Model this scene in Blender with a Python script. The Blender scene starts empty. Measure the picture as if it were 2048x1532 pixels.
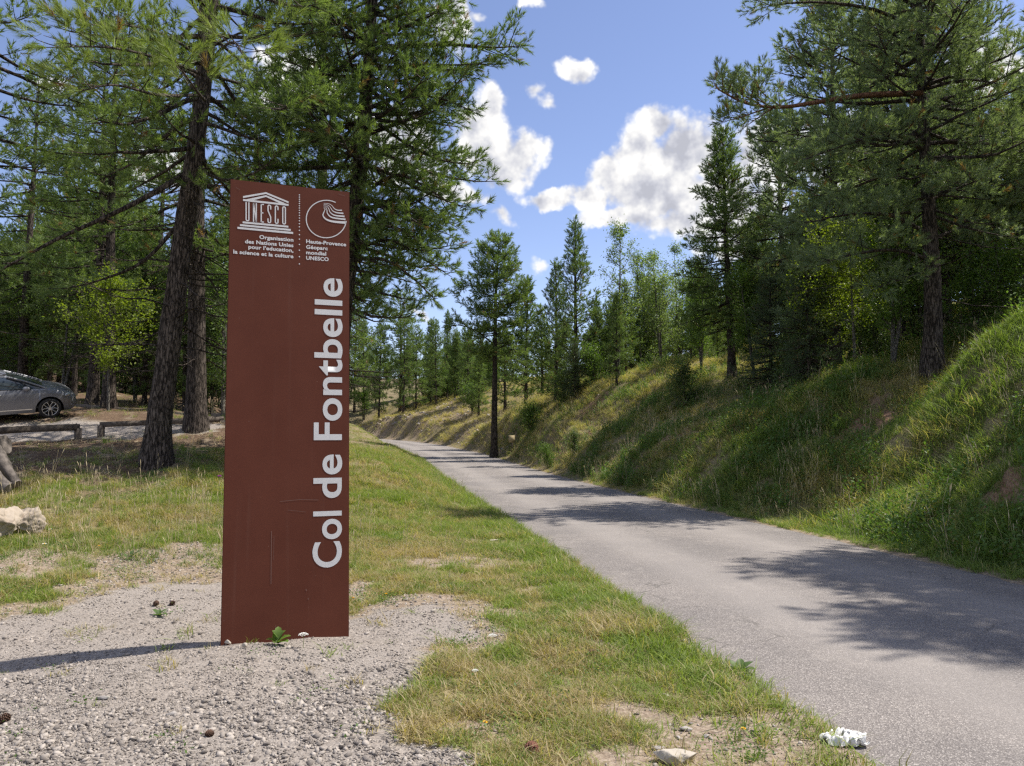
import bpy, math, random
import numpy as np
from mathutils import Vector, Matrix

R_ = math.radians
SC = bpy.context.scene
COL = SC.collection
PI = math.pi

# ------------------------------------------------------------------ camera
F = 1547.0                       # focal length in photograph pixels (2048 wide)
TH = math.atan(106 / F)          # pitch
CT, ST = math.cos(TH), math.sin(TH)
EYE = np.array([0.0, 0.0, 1.55])
cam_d = bpy.data.cameras.new('camera')
cam = bpy.data.objects.new('camera', cam_d)
COL.objects.link(cam)
cam_d.sensor_width = 36
cam_d.sensor_fit = 'HORIZONTAL'
cam_d.lens = 36 * F / 2048
cam_d.clip_start = 0.05
cam_d.clip_end = 3000
cam.location = EYE
cam.rotation_euler = (PI / 2 + TH, 0, 0)
SC.camera = cam

# ------------------------------------------------------------------ sun, sky, exposure
SUN_AZ, SUN_EL = R_(74), R_(58)
SUN_DIR = Vector((math.sin(SUN_AZ) * math.cos(SUN_EL), math.cos(SUN_AZ) * math.cos(SUN_EL), math.sin(SUN_EL)))
sun_d = bpy.data.lights.new('sun', 'SUN')
sun_d.energy = 4.1
sun_d.angle = R_(0.53)
sun_d.color = (1.0, 0.94, 0.85)
sun = bpy.data.objects.new('sun', sun_d)
COL.objects.link(sun)
sun.rotation_euler = SUN_DIR.to_track_quat('Z', 'Y').to_euler()
SKY_STRENGTH = 0.15
CLOUD_WHITE = 0.62
SC.view_settings.view_transform = 'Standard'
SC.view_settings.look = 'None'
SC.view_settings.gamma = 1
SC.view_settings.exposure = 0.78
SC.view_settings.use_curve_mapping = False
SC.cycles.max_bounces = 9
SC.cycles.diffuse_bounces = 6
SC.cycles.glossy_bounces = 2
SC.cycles.transmission_bounces = 4
SC.cycles.transparent_max_bounces = 6
SC.cycles.caustics_reflective = False
SC.cycles.caustics_refractive = False
SC.cycles.use_denoising = False
SC.cycles.use_adaptive_sampling = False
SC.cycles.pixel_filter_type = 'BLACKMAN_HARRIS'
SC.cycles.filter_width = 1.35


def N(nt, t, ins=None, **kw):
    n = nt.nodes.new(t)
    for k, v in kw.items():
        setattr(n, k, v)
    for k, v in (ins or {}).items():
        s = n.inputs[k]
        if isinstance(v, bpy.types.NodeSocket):
            nt.links.new(v, s)
        elif isinstance(v, bpy.types.Node):
            nt.links.new(v.outputs[0], s)
        else:
            s.default_value = v
    return n


def math_n(nt, op, a, b=0.0, c=0.0, clamp=False):
    return N(nt, 'ShaderNodeMath', {0: a, 1: b, 2: c}, operation=op, use_clamp=clamp).outputs[0]


def mixc(nt, f, a, b, blend='MIX'):
    n = nt.nodes.new('ShaderNodeMix')
    n.data_type = 'RGBA'
    n.blend_type = blend
    for s, v in ((n.inputs[0], f), (n.inputs[6], a), (n.inputs[7], b)):
        if isinstance(v, bpy.types.NodeSocket):
            nt.links.new(v, s)
        elif isinstance(v, (tuple, list)) and len(v) == 3:
            s.default_value = (*v, 1)
        else:
            s.default_value = v
    return n.outputs[2]


def ramp(nt, fac, stops, interp='LINEAR'):
    n = nt.nodes.new('ShaderNodeValToRGB')
    nt.links.new(fac, n.inputs[0])
    cr = n.color_ramp
    cr.interpolation = interp
    while len(cr.elements) < len(stops):
        cr.elements.new(0.5)
    for e, (p, c) in zip(cr.elements, stops):
        e.position = p
        e.color = (*c, 1) if len(c) == 3 else c
    return n.outputs[0]


def smooth(nt, x, a, b):
    return N(nt, 'ShaderNodeMapRange', {0: x, 1: a, 2: b, 3: 0.0, 4: 1.0}, interpolation_type='SMOOTHSTEP').outputs[0]


world = bpy.data.worlds.new('World')
SC.world = world
world.use_nodes = True
wt = world.node_tree
wt.nodes.clear()
sky = N(wt, 'ShaderNodeTexSky', sky_type='NISHITA', sun_disc=False, sun_elevation=SUN_EL, sun_rotation=SUN_AZ,
        altitude=1300, air_density=1.0, dust_density=0.6, ozone_density=1.6)
tc = N(wt, 'ShaderNodeTexCoord')
DIRV = tc.outputs['Generated']
sep = N(wt, 'ShaderNodeSeparateXYZ', {0: DIRV})
az = math_n(wt, 'ARCTAN2', sep.outputs[0], sep.outputs[1])
el = math_n(wt, 'ARCSINE', sep.outputs[2])
# the outline of the cumulus is broken up by warping the direction
wn = N(wt, 'ShaderNodeTexNoise', {'Vector': DIRV, 'Scale': 9.0, 'Detail': 5.0, 'Roughness': 0.6})
wv = N(wt, 'ShaderNodeVectorMath', {0: wn.outputs['Color'], 1: (0.5, 0.5, 0.5)}, operation='SUBTRACT')
wv2 = N(wt, 'ShaderNodeVectorMath', {0: wv.outputs[0], 'Scale': 0.075}, operation='SCALE')
pv = N(wt, 'ShaderNodeCombineXYZ', {0: az, 1: el})
pvw = N(wt, 'ShaderNodeVectorMath', {0: pv.outputs[0], 1: wv2.outputs[0]}, operation='ADD').outputs[0]


def azel(px, py):
    cx, cy = (px - 1024) / F, (766 - py) / F
    d = np.array([cx, CT - cy * ST, ST + cy * CT])
    d /= np.linalg.norm(d)
    return math.atan2(d[0], d[1]), math.asin(d[2])


# centre and radii of each puff, as angles (measured on the photograph, in pixels of 1/1547 rad)
PUFFS = [(965, 275, 95, 110), (1048, 305, 66, 45), (985, 215, 40, 60), (915, 55, 70, 75), (965, 45, 40, 26), (800, 300, 120, 110),
         (900, 395, 120, 34), (1146, 128, 54, 31), (1062, 188, 50, 32), (1094, 212, 50, 32), (1066, 10, 40, 18), (1010, 430, 50, 34),
         (1085, 528, 50, 42), (845, 635, 40, 26), (600, 160, 130, 90), (1010, 330, 90, 60), (1330, 340, 130, 100), (1270, 380, 100, 70), (1290, 300, 70, 60), (1440, 370, 110, 90), (1320, 250, 82, 52), (1385, 300, 100, 80), (1262, 300, 60, 70),
         (1222, 350, 44, 56), (1190, 390, 70, 36), (1110, 392, 90, 24), (1330, 390, 170, 70), (1520, 310, 110, 80), (1240, 430, 140, 30),
         (1400, 440, 170, 44), (1750, 330, 200, 120), (1960, 130, 90, 70), (300, 330, 140, 50), (80, 180, 60, 30), (1480, 430, 150, 110), (1560, 300, 90, 70)]


def cloud_len(vec):
    acc = None
    for (px, py, rx, ry) in PUFFS:
        a0, e0 = azel(px, py)
        ia, ie = F / rx, F / ry
        q = N(wt, 'ShaderNodeVectorMath', {0: vec, 1: (ia, ie, 0), 2: (-a0 * ia, -e0 * ie, 0)}, operation='MULTIPLY_ADD').outputs[0]
        ln = N(wt, 'ShaderNodeVectorMath', {0: q}, operation='LENGTH').outputs[1]
        if max(rx, ry) < 51:          # the little scraps are thinner
            ln = math_n(wt, 'ADD', math_n(wt, 'MULTIPLY', ln, 0.8), 0.42)
        acc = ln if acc is None else math_n(wt, 'SMOOTH_MIN', acc, ln, 0.25)
    return acc


mlen = cloud_len(pvw)
# scattered cumulus over the unseen rest of the sky, its cover raised for fill
gn = N(wt, 'ShaderNodeTexNoise', {'Vector': DIRV, 'Scale': 3.2, 'Detail': 3.0})
away = smooth(wt, math_n(wt, 'ABSOLUTE', az), 0.75, 1.0)
gen = math_n(wt, 'MULTIPLY', math_n(wt, 'MULTIPLY', math_n(wt, 'SUBTRACT', gn.outputs[0], 0.46), 5.0), away)
m0 = math_n(wt, 'SUBTRACT', 1.0, mlen)
m = math_n(wt, 'MAXIMUM', math_n(wt, 'MAXIMUM', m0, math_n(wt, 'SUBTRACT', gen, math_n(wt, 'MULTIPLY', math_n(wt, 'SUBTRACT', 1.0, away), 2.0))), -1.0)
dv = N(wt, 'ShaderNodeVectorMath', {0: DIRV, 1: (0.016 * math.sin(SUN_AZ), 0.0, 0.022)}, operation='ADD').outputs[0]


def puffnoise(v):
    a = N(wt, 'ShaderNodeTexNoise', {'Vector': v, 'Scale': 24.0, 'Detail': 9.0, 'Roughness': 0.66}).outputs[0]
    b = N(wt, 'ShaderNodeTexVoronoi', {'Vector': v, 'Scale': 26.0, 'Detail': 3.0, 'Roughness': 0.55, 'Smoothness': 0.4}, feature='SMOOTH_F1').outputs[0]
    b = math_n(wt, 'SUBTRACT', 0.75, b)
    return math_n(wt, 'ADD', math_n(wt, 'MULTIPLY', a, 0.50), math_n(wt, 'MULTIPLY_ADD', b, 0.62, 0.0))


n1, n2 = puffnoise(DIRV), puffnoise(dv)
dens = math_n(wt, 'ADD', math_n(wt, 'MULTIPLY_ADD', m, 1.5, 0.06), math_n(wt, 'MULTIPLY', math_n(wt, 'SUBTRACT', n1, 0.46), 1.15))
alpha = math_n(wt, 'POWER', smooth(wt, dens, -0.13, 0.47), 1.1)
relief = math_n(wt, 'MULTIPLY', math_n(wt, 'SUBTRACT', n1, n2), 0.62)
thick = smooth(wt, math_n(wt, 'ADD', m, math_n(wt, 'MULTIPLY', math_n(wt, 'SUBTRACT', N(wt, 'ShaderNodeTexNoise', {'Vector': DIRV, 'Scale': 11.0, 'Detail': 4.0}).outputs[0], 0.5), 1.6)), 0.05, 1.0)
lum = math_n(wt, 'ADD', math_n(wt, 'SUBTRACT', 0.98, math_n(wt, 'MULTIPLY', thick, 0.19)), relief)
lum = N(wt, 'ShaderNodeClamp', {0: lum, 1: 0.60, 2: 1.06}).outputs[0]
ccol = mixc(wt, smooth(wt, lum, 0.6, 0.98), (0.84, 0.86, 0.97), (1.0, 0.99, 0.98))
bg1 = N(wt, 'ShaderNodeBackground', {0: mixc(wt, 1.0, sky.outputs[0], (0.80, 0.705, 0.74), 'MULTIPLY'), 1: SKY_STRENGTH})
bg2 = N(wt, 'ShaderNodeBackground', {0: ccol, 1: math_n(wt, 'MULTIPLY', lum, CLOUD_WHITE)})
above = smooth(wt, el, -0.02, 0.05)
mx = N(wt, 'ShaderNodeMixShader', {0: math_n(wt, 'MULTIPLY', alpha, above), 1: bg1.outputs[0], 2: bg2.outputs[0]})
N(wt, 'ShaderNodeOutputWorld', {0: mx.outputs[0]})
world.cycles.sampling_method = 'MANUAL'
world.cycles.sample_map_resolution = 512


# ------------------------------------------------------------------ pixel <-> world
def ray(px, py):
    cx, cy = (px - 1024) / F, (766 - py) / F
    d = np.array([cx, CT - cy * ST, ST + cy * CT])
    return d / d[1]


def at(px, py, D):
    return EYE + ray(px, py) * D


def project(x, y, z):
    yy = np.where(y > 0.3, y, 0.3)
    dz = z - EYE[2]
    fwd = yy * CT + dz * ST
    up = -yy * ST + dz * CT
    fwd = np.maximum(fwd, 0.1)
    return 1024 + F * x / fwd, 766 - F * up / fwd


# ------------------------------------------------------------------ noise in numpy
_rg = np.random.default_rng(7)
_LAT = _rg.random((256, 256))


def vnoise(x, y):
    x0, y0 = np.floor(x).astype(int), np.floor(y).astype(int)
    fx, fy = x - x0, y - y0
    fx, fy = fx * fx * (3 - 2 * fx), fy * fy * (3 - 2 * fy)
    g = lambda a, b: _LAT[a & 255, b & 255]
    return ((g(x0, y0) * (1 - fx) + g(x0 + 1, y0) * fx) * (1 - fy) + (g(x0, y0 + 1) * (1 - fx) + g(x0 + 1, y0 + 1) * fx) * fy)


def fbm(x, y, o=4):
    s, a, t = 0, 1.0, 0
    for i in range(o):
        s = s + a * vnoise(x * 2 ** i + 17.3 * i, y * 2 ** i + 5.1 * i)
        t += a
        a *= 0.5
    return s / t


def sstep(a, b, x):
    t = np.clip((x - a) / (b - a), 0, 1)
    return t * t * (3 - 2 * t)


# ------------------------------------------------------------------ terrain height
CTRL = [at(*c) for c in [
    (310, 930, 14), (40, 1065, 9.5), (157, 880, 19), (207, 881, 19), (0, 890, 18), (100, 845, 23.5), (20, 840, 23.5), (200, 838, 24), (392, 862, 18.5),
    (213, 815, 27), (183, 806, 28), (350, 836, 24), (440, 850, 20), (40, 790, 36), (250, 785, 38), (420, 800, 34),
    (705, 900, 30), (720, 940, 22), (690, 905, 19), (640, 870, 22), (760, 1000, 15), (300, 1000, 11.5), (420, 980, 12.5), (200, 1150, 8), (50, 1200, 7),
    (100, 960, 12.5), (715, 884, 42), (705, 893, 36), (735, 889, 50), (640, 884, 40), (560, 880, 34),
    (988, 882, 45), (1050, 880, 43), (1150, 850, 36), (1240, 750, 37), (1155, 790, 42), (1100, 790, 47), (1467, 758, 31), (1870, 735, 17.7),
    (2048, 650, 14), (1700, 1010, 14.5), (1900, 900, 13.2), (1900, 760, 16.5), (1700, 765, 19), (1400, 850, 24), (1300, 900, 26), (1625, 770, 21),
    (1980, 1010, 10.5), (2048, 900, 11.2), (1560, 800, 24), (2048, 760, 12.8), (1200, 880, 32), (1320, 750, 42), (1320, 800, 30),
    (850, 808, 86), (797, 840, 82), (740, 856, 88), (940, 788, 76), (1000, 775, 75), (905, 855, 66), (820, 795, 92), (930, 872, 58), (960, 835, 64), (1300, 735, 60), (1600, 715, 34), (2048, 600, 30), (1150, 765, 58)]]
CTRL += [np.array(p, float) for p in [
    (-4, 3, 0), (-2, 4, 0), (0, 4, 0), (1, 3, 0), (0, 6.5, 0), (-2, 7, 0.02), (-1, 9, 0.02), (0, 10, 0), (-4, 5, -0.02), (-6, 3, 0), (0, 0, 0), (3, 0, 0), (-8, -6, 0),
    (8, 4, 0.5), (12, 6, 2.6), (12, 0, 2.5), (10, -10, 2.5), (0, -20, 0), (-20, -20, 0), (-20, 5, 0.8), (-30, 20, 2.2), (-60, 20, 3.5), (-60, 60, 7), (-25, 60, 6),
    (-30, 95, 6), (-60, 130, 11), (30, 40, 10), (50, 60, 15), (30, 100, 13), (0, 110, 9), (60, 20, 14), (100, 0, 20), (40, -20, 8), (0, -80, -2), (-150, 0, 4),
    (-100, -100, 0), (100, -100, 8), (150, 100, 26), (0, 200, 15), (-150, 200, 20), (200, 250, 30), (14, 12, 4.0), (20, 16, 5.4)]]
CTRL = np.array(CTRL)
_cxy = CTRL[:, :2]
_K = np.sqrt(((_cxy[:, None] - _cxy[None]) ** 2).sum(-1) + 0.6)
_n = len(CTRL)
_A = np.zeros((_n + 3, _n + 3))
_A[:_n, :_n] = -_K + np.eye(_n) * 0.12
_A[:_n, _n] = 1
_A[:_n, _n + 1:] = _cxy
_A[_n:, :_n] = _A[:_n, _n:].T
_W = np.linalg.solve(_A, np.concatenate([CTRL[:, 2], np.zeros(3)]))

# road centre line
_rc = np.array([(4.575 + 0.1723 * 45, -45), (4.575, 0), (4.575 - 0.1723 * 25, 25), (4.575 - 0.1723 * 46, 46), (-5.6, 54), (-7.9, 61), (-12.0, 69), (-19, 78), (-29, 88), (-43, 99), (-62, 112)])


def catmull(P, n):
    out = []
    P = np.vstack([2 * P[0] - P[1], P, 2 * P[-1] - P[-2]])
    for i in range(1, len(P) - 2):
        t = np.linspace(0, 1, n, endpoint=False)[:, None]
        a, b, c, d = P[i - 1], P[i], P[i + 1], P[i + 2]
        out.append(0.5 * (2 * b + (c - a) * t + (2 * a - 5 * b + 4 * c - d) * t ** 2 + (3 * b - a - 3 * c + d) * t ** 3))
    out.append(P[-2][None])
    return np.vstack(out)


RC = catmull(_rc, 60)
_tan = np.gradient(RC, axis=0)
_tan /= np.linalg.norm(_tan, axis=1)[:, None]
_nor = np.stack([_tan[:, 1], -_tan[:, 0]], 1)      # to the right of travel
RW = 2.14


def roadz(y):
    return np.interp(y, [-60, 20, 28, 36, 45, 53, 60, 75, 112], [0, 0, 0.03, 0.13, 0.31, 0.55, 0.82, 1.4, 3.0])


def road_dist(x, y):
    d = np.empty(len(x))
    iy = np.empty(len(x), int)
    for s in range(0, len(x), 20000):
        e = s + 20000
        q = (x[s:e, None] - RC[None, :, 0]) ** 2 + (y[s:e, None] - RC[None, :, 1]) ** 2
        iy[s:e] = q.argmin(1)
    v = np.stack([x, y], 1) - RC[iy]
    d = (v * _nor[iy]).sum(1)
    far = np.sqrt((v ** 2).sum(1))
    d = np.where(far > np.abs(d) + 3, np.sign(d + 1e-9) * far, d)
    return d, RC[iy, 1]


def base_height(x, y):
    z = np.empty(len(x))
    for s in range(0, len(x), 40000):
        e = s + 40000
        k = -np.sqrt((x[s:e, None] - _cxy[None, :, 0]) ** 2 + (y[s:e, None] - _cxy[None, :, 1]) ** 2 + 0.6)
        z[s:e] = k @ _W[:_n] + _W[_n] + _W[_n + 1] * x[s:e] + _W[_n + 2] * y[s:e]
    return z


def scarp(y):
    o = np.zeros(len(y))
    return 3.7 + (fbm(y * 0.30, o + 9, 3) - 0.5) * 3.2, sstep(0.47, 0.60, fbm(y * 0.21 + 3, o + 4.4, 3)) * sstep(70, 50, y)


def height(x, y):
    x, y = np.atleast_1d(np.asarray(x, float)), np.atleast_1d(np.asarray(y, float))
    zb = base_height(x, y)
    d, ry = road_dist(x, y)
    rz = roadz(ry)
    far = sstep(10, 30, np.hypot(x, y))
    rough = (fbm(x * 0.9 + 3, y * 0.9, 4) - 0.5) * 0.34 * sstep(2.3, 4.5, np.abs(d)) * sstep(9, 15, np.hypot(x, y))
    rough += (fbm(x * 2.1, y * 2.1 + 9, 3) - 0.5) * 0.05
    rough += (fbm(x * 9, y * 9, 2) - 0.5) * 0.016
    zb = zb + rough + (fbm(x * 0.25, y * 0.25, 3) - 0.5) * 0.8 * far * sstep(4, 9, np.abs(d))
    bank = sstep(2.6, 4.5, d)
    zb = zb + (fbm(x * 0.55 + 50, y * 0.55, 4) - 0.5) * 0.75 * bank * sstep(60, 40, y)
    sp_, sm_ = scarp(y)
    zb = zb + bank * sm_ * (sstep(-0.10, 0.10, d - sp_) - sstep(0.2, 2.2, d - sp_)) * 0.5
    zb = zb - 0.11 * sstep(-2.3, -3.6, x) * np.exp(-((y - 4.9) / 1.1) ** 2)
    zb = zb + 0.035 * np.exp(-(((x + 1.75) / .6) ** 2 + ((y - 5.62) / .28) ** 2))
    ditch = np.where(d > 0, 0.10 * np.exp(-((d - 2.9) / 0.35) ** 2) * sstep(30, 20, ry), 0)
    ad = np.abs(d)
    edge = rz + 0.012 + (fbm(x * 2.1, y * 2.1 + 9, 3) - 0.5) * 0.03
    w = sstep(2.2, 4.0, ad)
    z = edge * (1 - w) + zb * w - ditch
    z = np.where(ad < 2.25, z - 0.085 * sstep(2.22, 1.95, ad + (fbm(x * 3, y * 3, 3) - 0.5) * 0.22), z)
    return z


def ground_at(x, y):
    return float(height([x], [y])[0])


# ------------------------------------------------------------------ materials
def material(name):
    m_ = bpy.data.materials.new(name)
    m_.use_nodes = True
    nt = m_.node_tree
    nt.nodes.clear()
    return m_, nt


def finish(nt, col, rough=0.8, bump=None, bump_s=0.5, bump_d=0.01, metallic=0.0, spec=0.3, coat=0.0, sub=None):
    p = N(nt, 'ShaderNodeBsdfPrincipled', {'Roughness': rough, 'Metallic': metallic, 'Specular IOR Level': spec, 'Coat Weight': coat})
    if isinstance(col, bpy.types.NodeSocket):
        nt.links.new(col, p.inputs['Base Color'])
    else:
        p.inputs['Base Color'].default_value = (*col, 1)
    if bump is not None:
        b = N(nt, 'ShaderNodeBump', {'Strength': bump_s, 'Distance': bump_d, 'Height': bump})
        nt.links.new(b.outputs[0], p.inputs['Normal'])
    N(nt, 'ShaderNodeOutputMaterial', {0: p.outputs[0]})
    return p


def plain(name, col, rough=0.7, var=0.15, scale=8.0, bump=0.0, **kw):
    m_, nt = material(name)
    c = N(nt, 'ShaderNodeTexCoord').outputs['Object']
    n = N(nt, 'ShaderNodeTexNoise', {'Vector': c, 'Scale': scale, 'Detail': 6.0, 'Roughness': 0.65}).outputs[0]
    f = smooth(nt, n, 0.3, 0.7)
    dark = tuple(v * (1 - var) for v in col)
    light = tuple(min(1, v * (1 + var)) for v in col)
    finish(nt, mixc(nt, f, dark, light), rough, n if bump else None, bump, 0.02, **kw)
    return m_


def leaf_material(name, dark, light, trans=0.35, rough=0.55, tcol=(1.25, 1.35, 0.5), dry=None, attr='tint', inst=False):
    """foliage: a diffuse and glossy face that also lets light through"""
    m_, nt = material(name)
    oi = N(nt, 'ShaderNodeObjectInfo').outputs['Random']
    a = N(nt, 'ShaderNodeAttribute', attribute_name=attr).outputs['Fac']
    f = math_n(nt, 'ADD', math_n(nt, 'MULTIPLY', a, 0.8), math_n(nt, 'MULTIPLY', oi, 0.2)) if not inst else math_n(nt, 'ADD', math_n(nt, 'MULTIPLY', a, 0.45), math_n(nt, 'MULTIPLY', oi, 0.55))
    c = mixc(nt, f, dark, light)
    if 'needles' in name:
        c = mixc(nt, smooth(nt, a, 0.93, 0.97), c, (0.24, 0.145, 0.07))
    if dry is not None:
        dv_ = N(nt, 'ShaderNodeAttribute', attribute_name='dry', attribute_type='INSTANCER').outputs['Fac']
        fd = smooth(nt, math_n(nt, 'ADD', dv_, math_n(nt, 'MULTIPLY', math_n(nt, 'SUBTRACT', a, 0.5), 0.7)), 0.35, 0.65)
        c = mixc(nt, fd, c, mixc(nt, oi, dry[0], dry[1]))
    p = N(nt, 'ShaderNodeBsdfPrincipled', {'Base Color': c, 'Roughness': rough, 'Specular IOR Level': 0.35})
    t = N(nt, 'ShaderNodeBsdfTranslucent', {0: mixc(nt, 1.0, c, tcol, 'MULTIPLY')})
    mx_ = N(nt, 'ShaderNodeMixShader', {0: trans, 1: p.outputs[0], 2: t.outputs[0]})
    N(nt, 'ShaderNodeOutputMaterial', {0: mx_.outputs[0]})
    return m_


def bark_material(name, dark, mid, light, scale=1.0):
    m_, nt = material(name)
    c = N(nt, 'ShaderNodeTexCoord').outputs['Object']
    mp = N(nt, 'ShaderNodeMapping', {'Vector': c, 'Scale': (10 * scale, 10 * scale, 1.75 * scale)}).outputs[0]
    wn_ = N(nt, 'ShaderNodeTexNoise', {'Vector': mp, 'Scale': 2.2, 'Detail': 6.0, 'Roughness': 0.65})
    mpw = N(nt, 'ShaderNodeVectorMath', {0: mp, 1: wn_.outputs['Color']}, operation='ADD').outputs[0]
    v = N(nt, 'ShaderNodeTexVoronoi', {'Vector': mpw, 'Scale': 2.2}, feature='DISTANCE_TO_EDGE').outputs[0]
    n = N(nt, 'ShaderNodeTexNoise', {'Vector': mp, 'Scale': 3.0, 'Detail': 8.0, 'Roughness': 0.7}).outputs[0]
    crack = smooth(nt, math_n(nt, 'ADD', v, math_n(nt, 'MULTIPLY', math_n(nt, 'SUBTRACT', n, 0.5), 0.22)), -0.03, 0.17)
    col = mixc(nt, smooth(nt, n, 0.35, 0.68), mid, light)
    col = mixc(nt, crack, dark, col)
    hgt = math_n(nt, 'ADD', math_n(nt, 'MULTIPLY', crack, 0.7), math_n(nt, 'MULTIPLY', n, 0.6))
    finish(nt, col, 0.9, hgt, 0.9, 0.03, spec=0.15)
    return m_


M = {}
M['bark'] = bark_material('pine_bark', (0.016, 0.013, 0.011), (0.058, 0.046, 0.039), (0.16, 0.132, 0.112))
M['bark_red'] = bark_material('reddish_bark', (0.10, 0.05, 0.035), (0.21, 0.105, 0.065), (0.34, 0.19, 0.12), 1.6)
M['bark_grey'] = bark_material('grey_bark', (0.05, 0.045, 0.04), (0.15, 0.14, 0.12), (0.28, 0.265, 0.235), 2.0)
M['needles'] = leaf_material('pine_needles', (0.085, 0.14, 0.048), (0.245, 0.32, 0.115), 0.40, 0.5)
M['needles_bright'] = leaf_material('pine_needles_sunlit', (0.11, 0.17, 0.038), (0.30, 0.36, 0.125), 0.35, 0.5)  # lit copy of the pine needles: sunlight put into a yellower, paler colour
M['needles_blue'] = leaf_material('pine_needles_bluish', (0.135, 0.185, 0.112), (0.29, 0.355, 0.21), 0.45, 0.5)
M['spruce'] = leaf_material('spruce_needles', (0.045, 0.075, 0.04), (0.12, 0.17, 0.08), 0.28, 0.5)
M['leaf'] = leaf_material('green_leaves', (0.075, 0.14, 0.028), (0.175, 0.265, 0.058), 0.45, 0.5)
M['leaf_pale'] = leaf_material('pale_leaves', (0.13, 0.20, 0.07), (0.27, 0.345, 0.135), 0.4, 0.5)
M['leaf_yellow'] = leaf_material('yellow_green_leaves', (0.115, 0.17, 0.02), (0.26, 0.315, 0.04), 0.5, 0.5)
M['leaf_dark'] = leaf_material('dark_leaves', (0.06, 0.105, 0.028), (0.15, 0.22, 0.058), 0.35, 0.5)
M['weed'] = leaf_material('weed_leaves', (0.05, 0.10, 0.03), (0.125, 0.19, 0.06), 0.35, 0.55)
STRAW = ((0.34, 0.265, 0.14), (0.52, 0.43, 0.26))
M['grass'] = leaf_material('short_grass', (0.15, 0.22, 0.04), (0.29, 0.355, 0.085), 0.42, 0.6, dry=STRAW, inst=True)
M['grass_tall'] = leaf_material('long_grass', (0.115, 0.19, 0.035), (0.23, 0.31, 0.075), 0.42, 0.6, dry=STRAW, inst=True)
M['grass_bank'] = leaf_material('bank_grass', (0.12, 0.185, 0.045), (0.245, 0.32, 0.09), 0.45, 0.6, dry=((0.36, 0.30, 0.13), (0.54, 0.46, 0.25)), inst=True)
M['herb'] = leaf_material('herb_leaves', (0.06, 0.125, 0.028), (0.15, 0.24, 0.06), 0.4, 0.55, dry=((0.16, 0.13, 0.05), (0.22, 0.18, 0.08)), inst=True)
M['petal_white'] = plain('white_petals', (0.78, 0.78, 0.72), 0.6, 0.06)
M['petal_yellow'] = plain('yellow_petals', (0.80, 0.50, 0.02), 0.6, 0.1)
M['petal_purple'] = plain('purple_petals', (0.42, 0.08, 0.42), 0.6, 0.15)
M['stem'] = plain('green_stem', (0.14, 0.2, 0.06), 0.6, 0.2)
M['straw'] = plain('dry_stem', (0.48, 0.40, 0.25), 0.7, 0.2)


def zone_attr(nt, nm):
    return N(nt, 'ShaderNodeAttribute', attribute_name=nm).outputs['Fac']


def ground_material():
    m_, nt = material('ground_soil')
    c = N(nt, 'ShaderNodeTexCoord').outputs['Object']
    gn1 = N(nt, 'ShaderNodeTexNoise', {'Vector': c, 'Scale': 1.3, 'Detail': 8.0, 'Roughness': 0.65}).outputs[0]
    gn2 = N(nt, 'ShaderNodeTexNoise', {'Vector': c, 'Scale': 26.0, 'Detail': 6.0, 'Roughness': 0.7}).outputs[0]
    vo = N(nt, 'ShaderNodeTexVoronoi', {'Vector': c, 'Scale': 55.0, 'Randomness': 1.0}, feature='F1')
    vo2 = N(nt, 'ShaderNodeTexVoronoi', {'Vector': c, 'Scale': 120.0, 'Randomness': 1.0}, feature='F1')
    # gravel bed: small chips of pale limestone with dust between
    chip = mixc(nt, vo.outputs['Color'], (0.14, 0.122, 0.108), (0.385, 0.34, 0.30))
    chip2 = mixc(nt, vo2.outputs['Color'], (0.18, 0.158, 0.14), (0.37, 0.33, 0.295))
    gravel = mixc(nt, smooth(nt, gn1, 0.42, 0.6), chip2, chip)
    gravel = mixc(nt, smooth(nt, gn2, 0.52, 0.72), gravel, (0.31, 0.262, 0.222))
    # thatch under the lawn, dry and brownish
    turf = mixc(nt, smooth(nt, gn2, 0.35, 0.68), (0.12, 0.093, 0.055), (0.33, 0.27, 0.165))
    turf = mixc(nt, math_n(nt, 'MULTIPLY', smooth(nt, gn1, 0.45, 0.65), 0.55), turf, (0.11, 0.125, 0.04))
    dirt = mixc(nt, smooth(nt, gn2, 0.32, 0.7), (0.17, 0.125, 0.09), (0.38, 0.31, 0.245))
    litter = mixc(nt, smooth(nt, gn2, 0.35, 0.7), (0.075, 0.05, 0.035), (0.21, 0.145, 0.095))
    litter = mixc(nt, math_n(nt, 'MULTIPLY', smooth(nt, gn1, 0.5, 0.66), 0.6), litter, (0.30, 0.25, 0.18))
    red = mixc(nt, smooth(nt, gn2, 0.32, 0.7), (0.17, 0.095, 0.062), (0.34, 0.22, 0.155))
    col = turf
    for nm, cc in (('litter', litter), ('dirt', dirt), ('red', red), ('gravel', gravel)):
        col = mixc(nt, zone_attr(nt, nm), col, cc)
    h = math_n(nt, 'ADD', math_n(nt, 'MULTIPLY', vo.outputs['Distance'], 0.5), gn2)
    finish(nt, col, 0.95, h, 0.6, 0.02, spec=0.1)
    return m_


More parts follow.
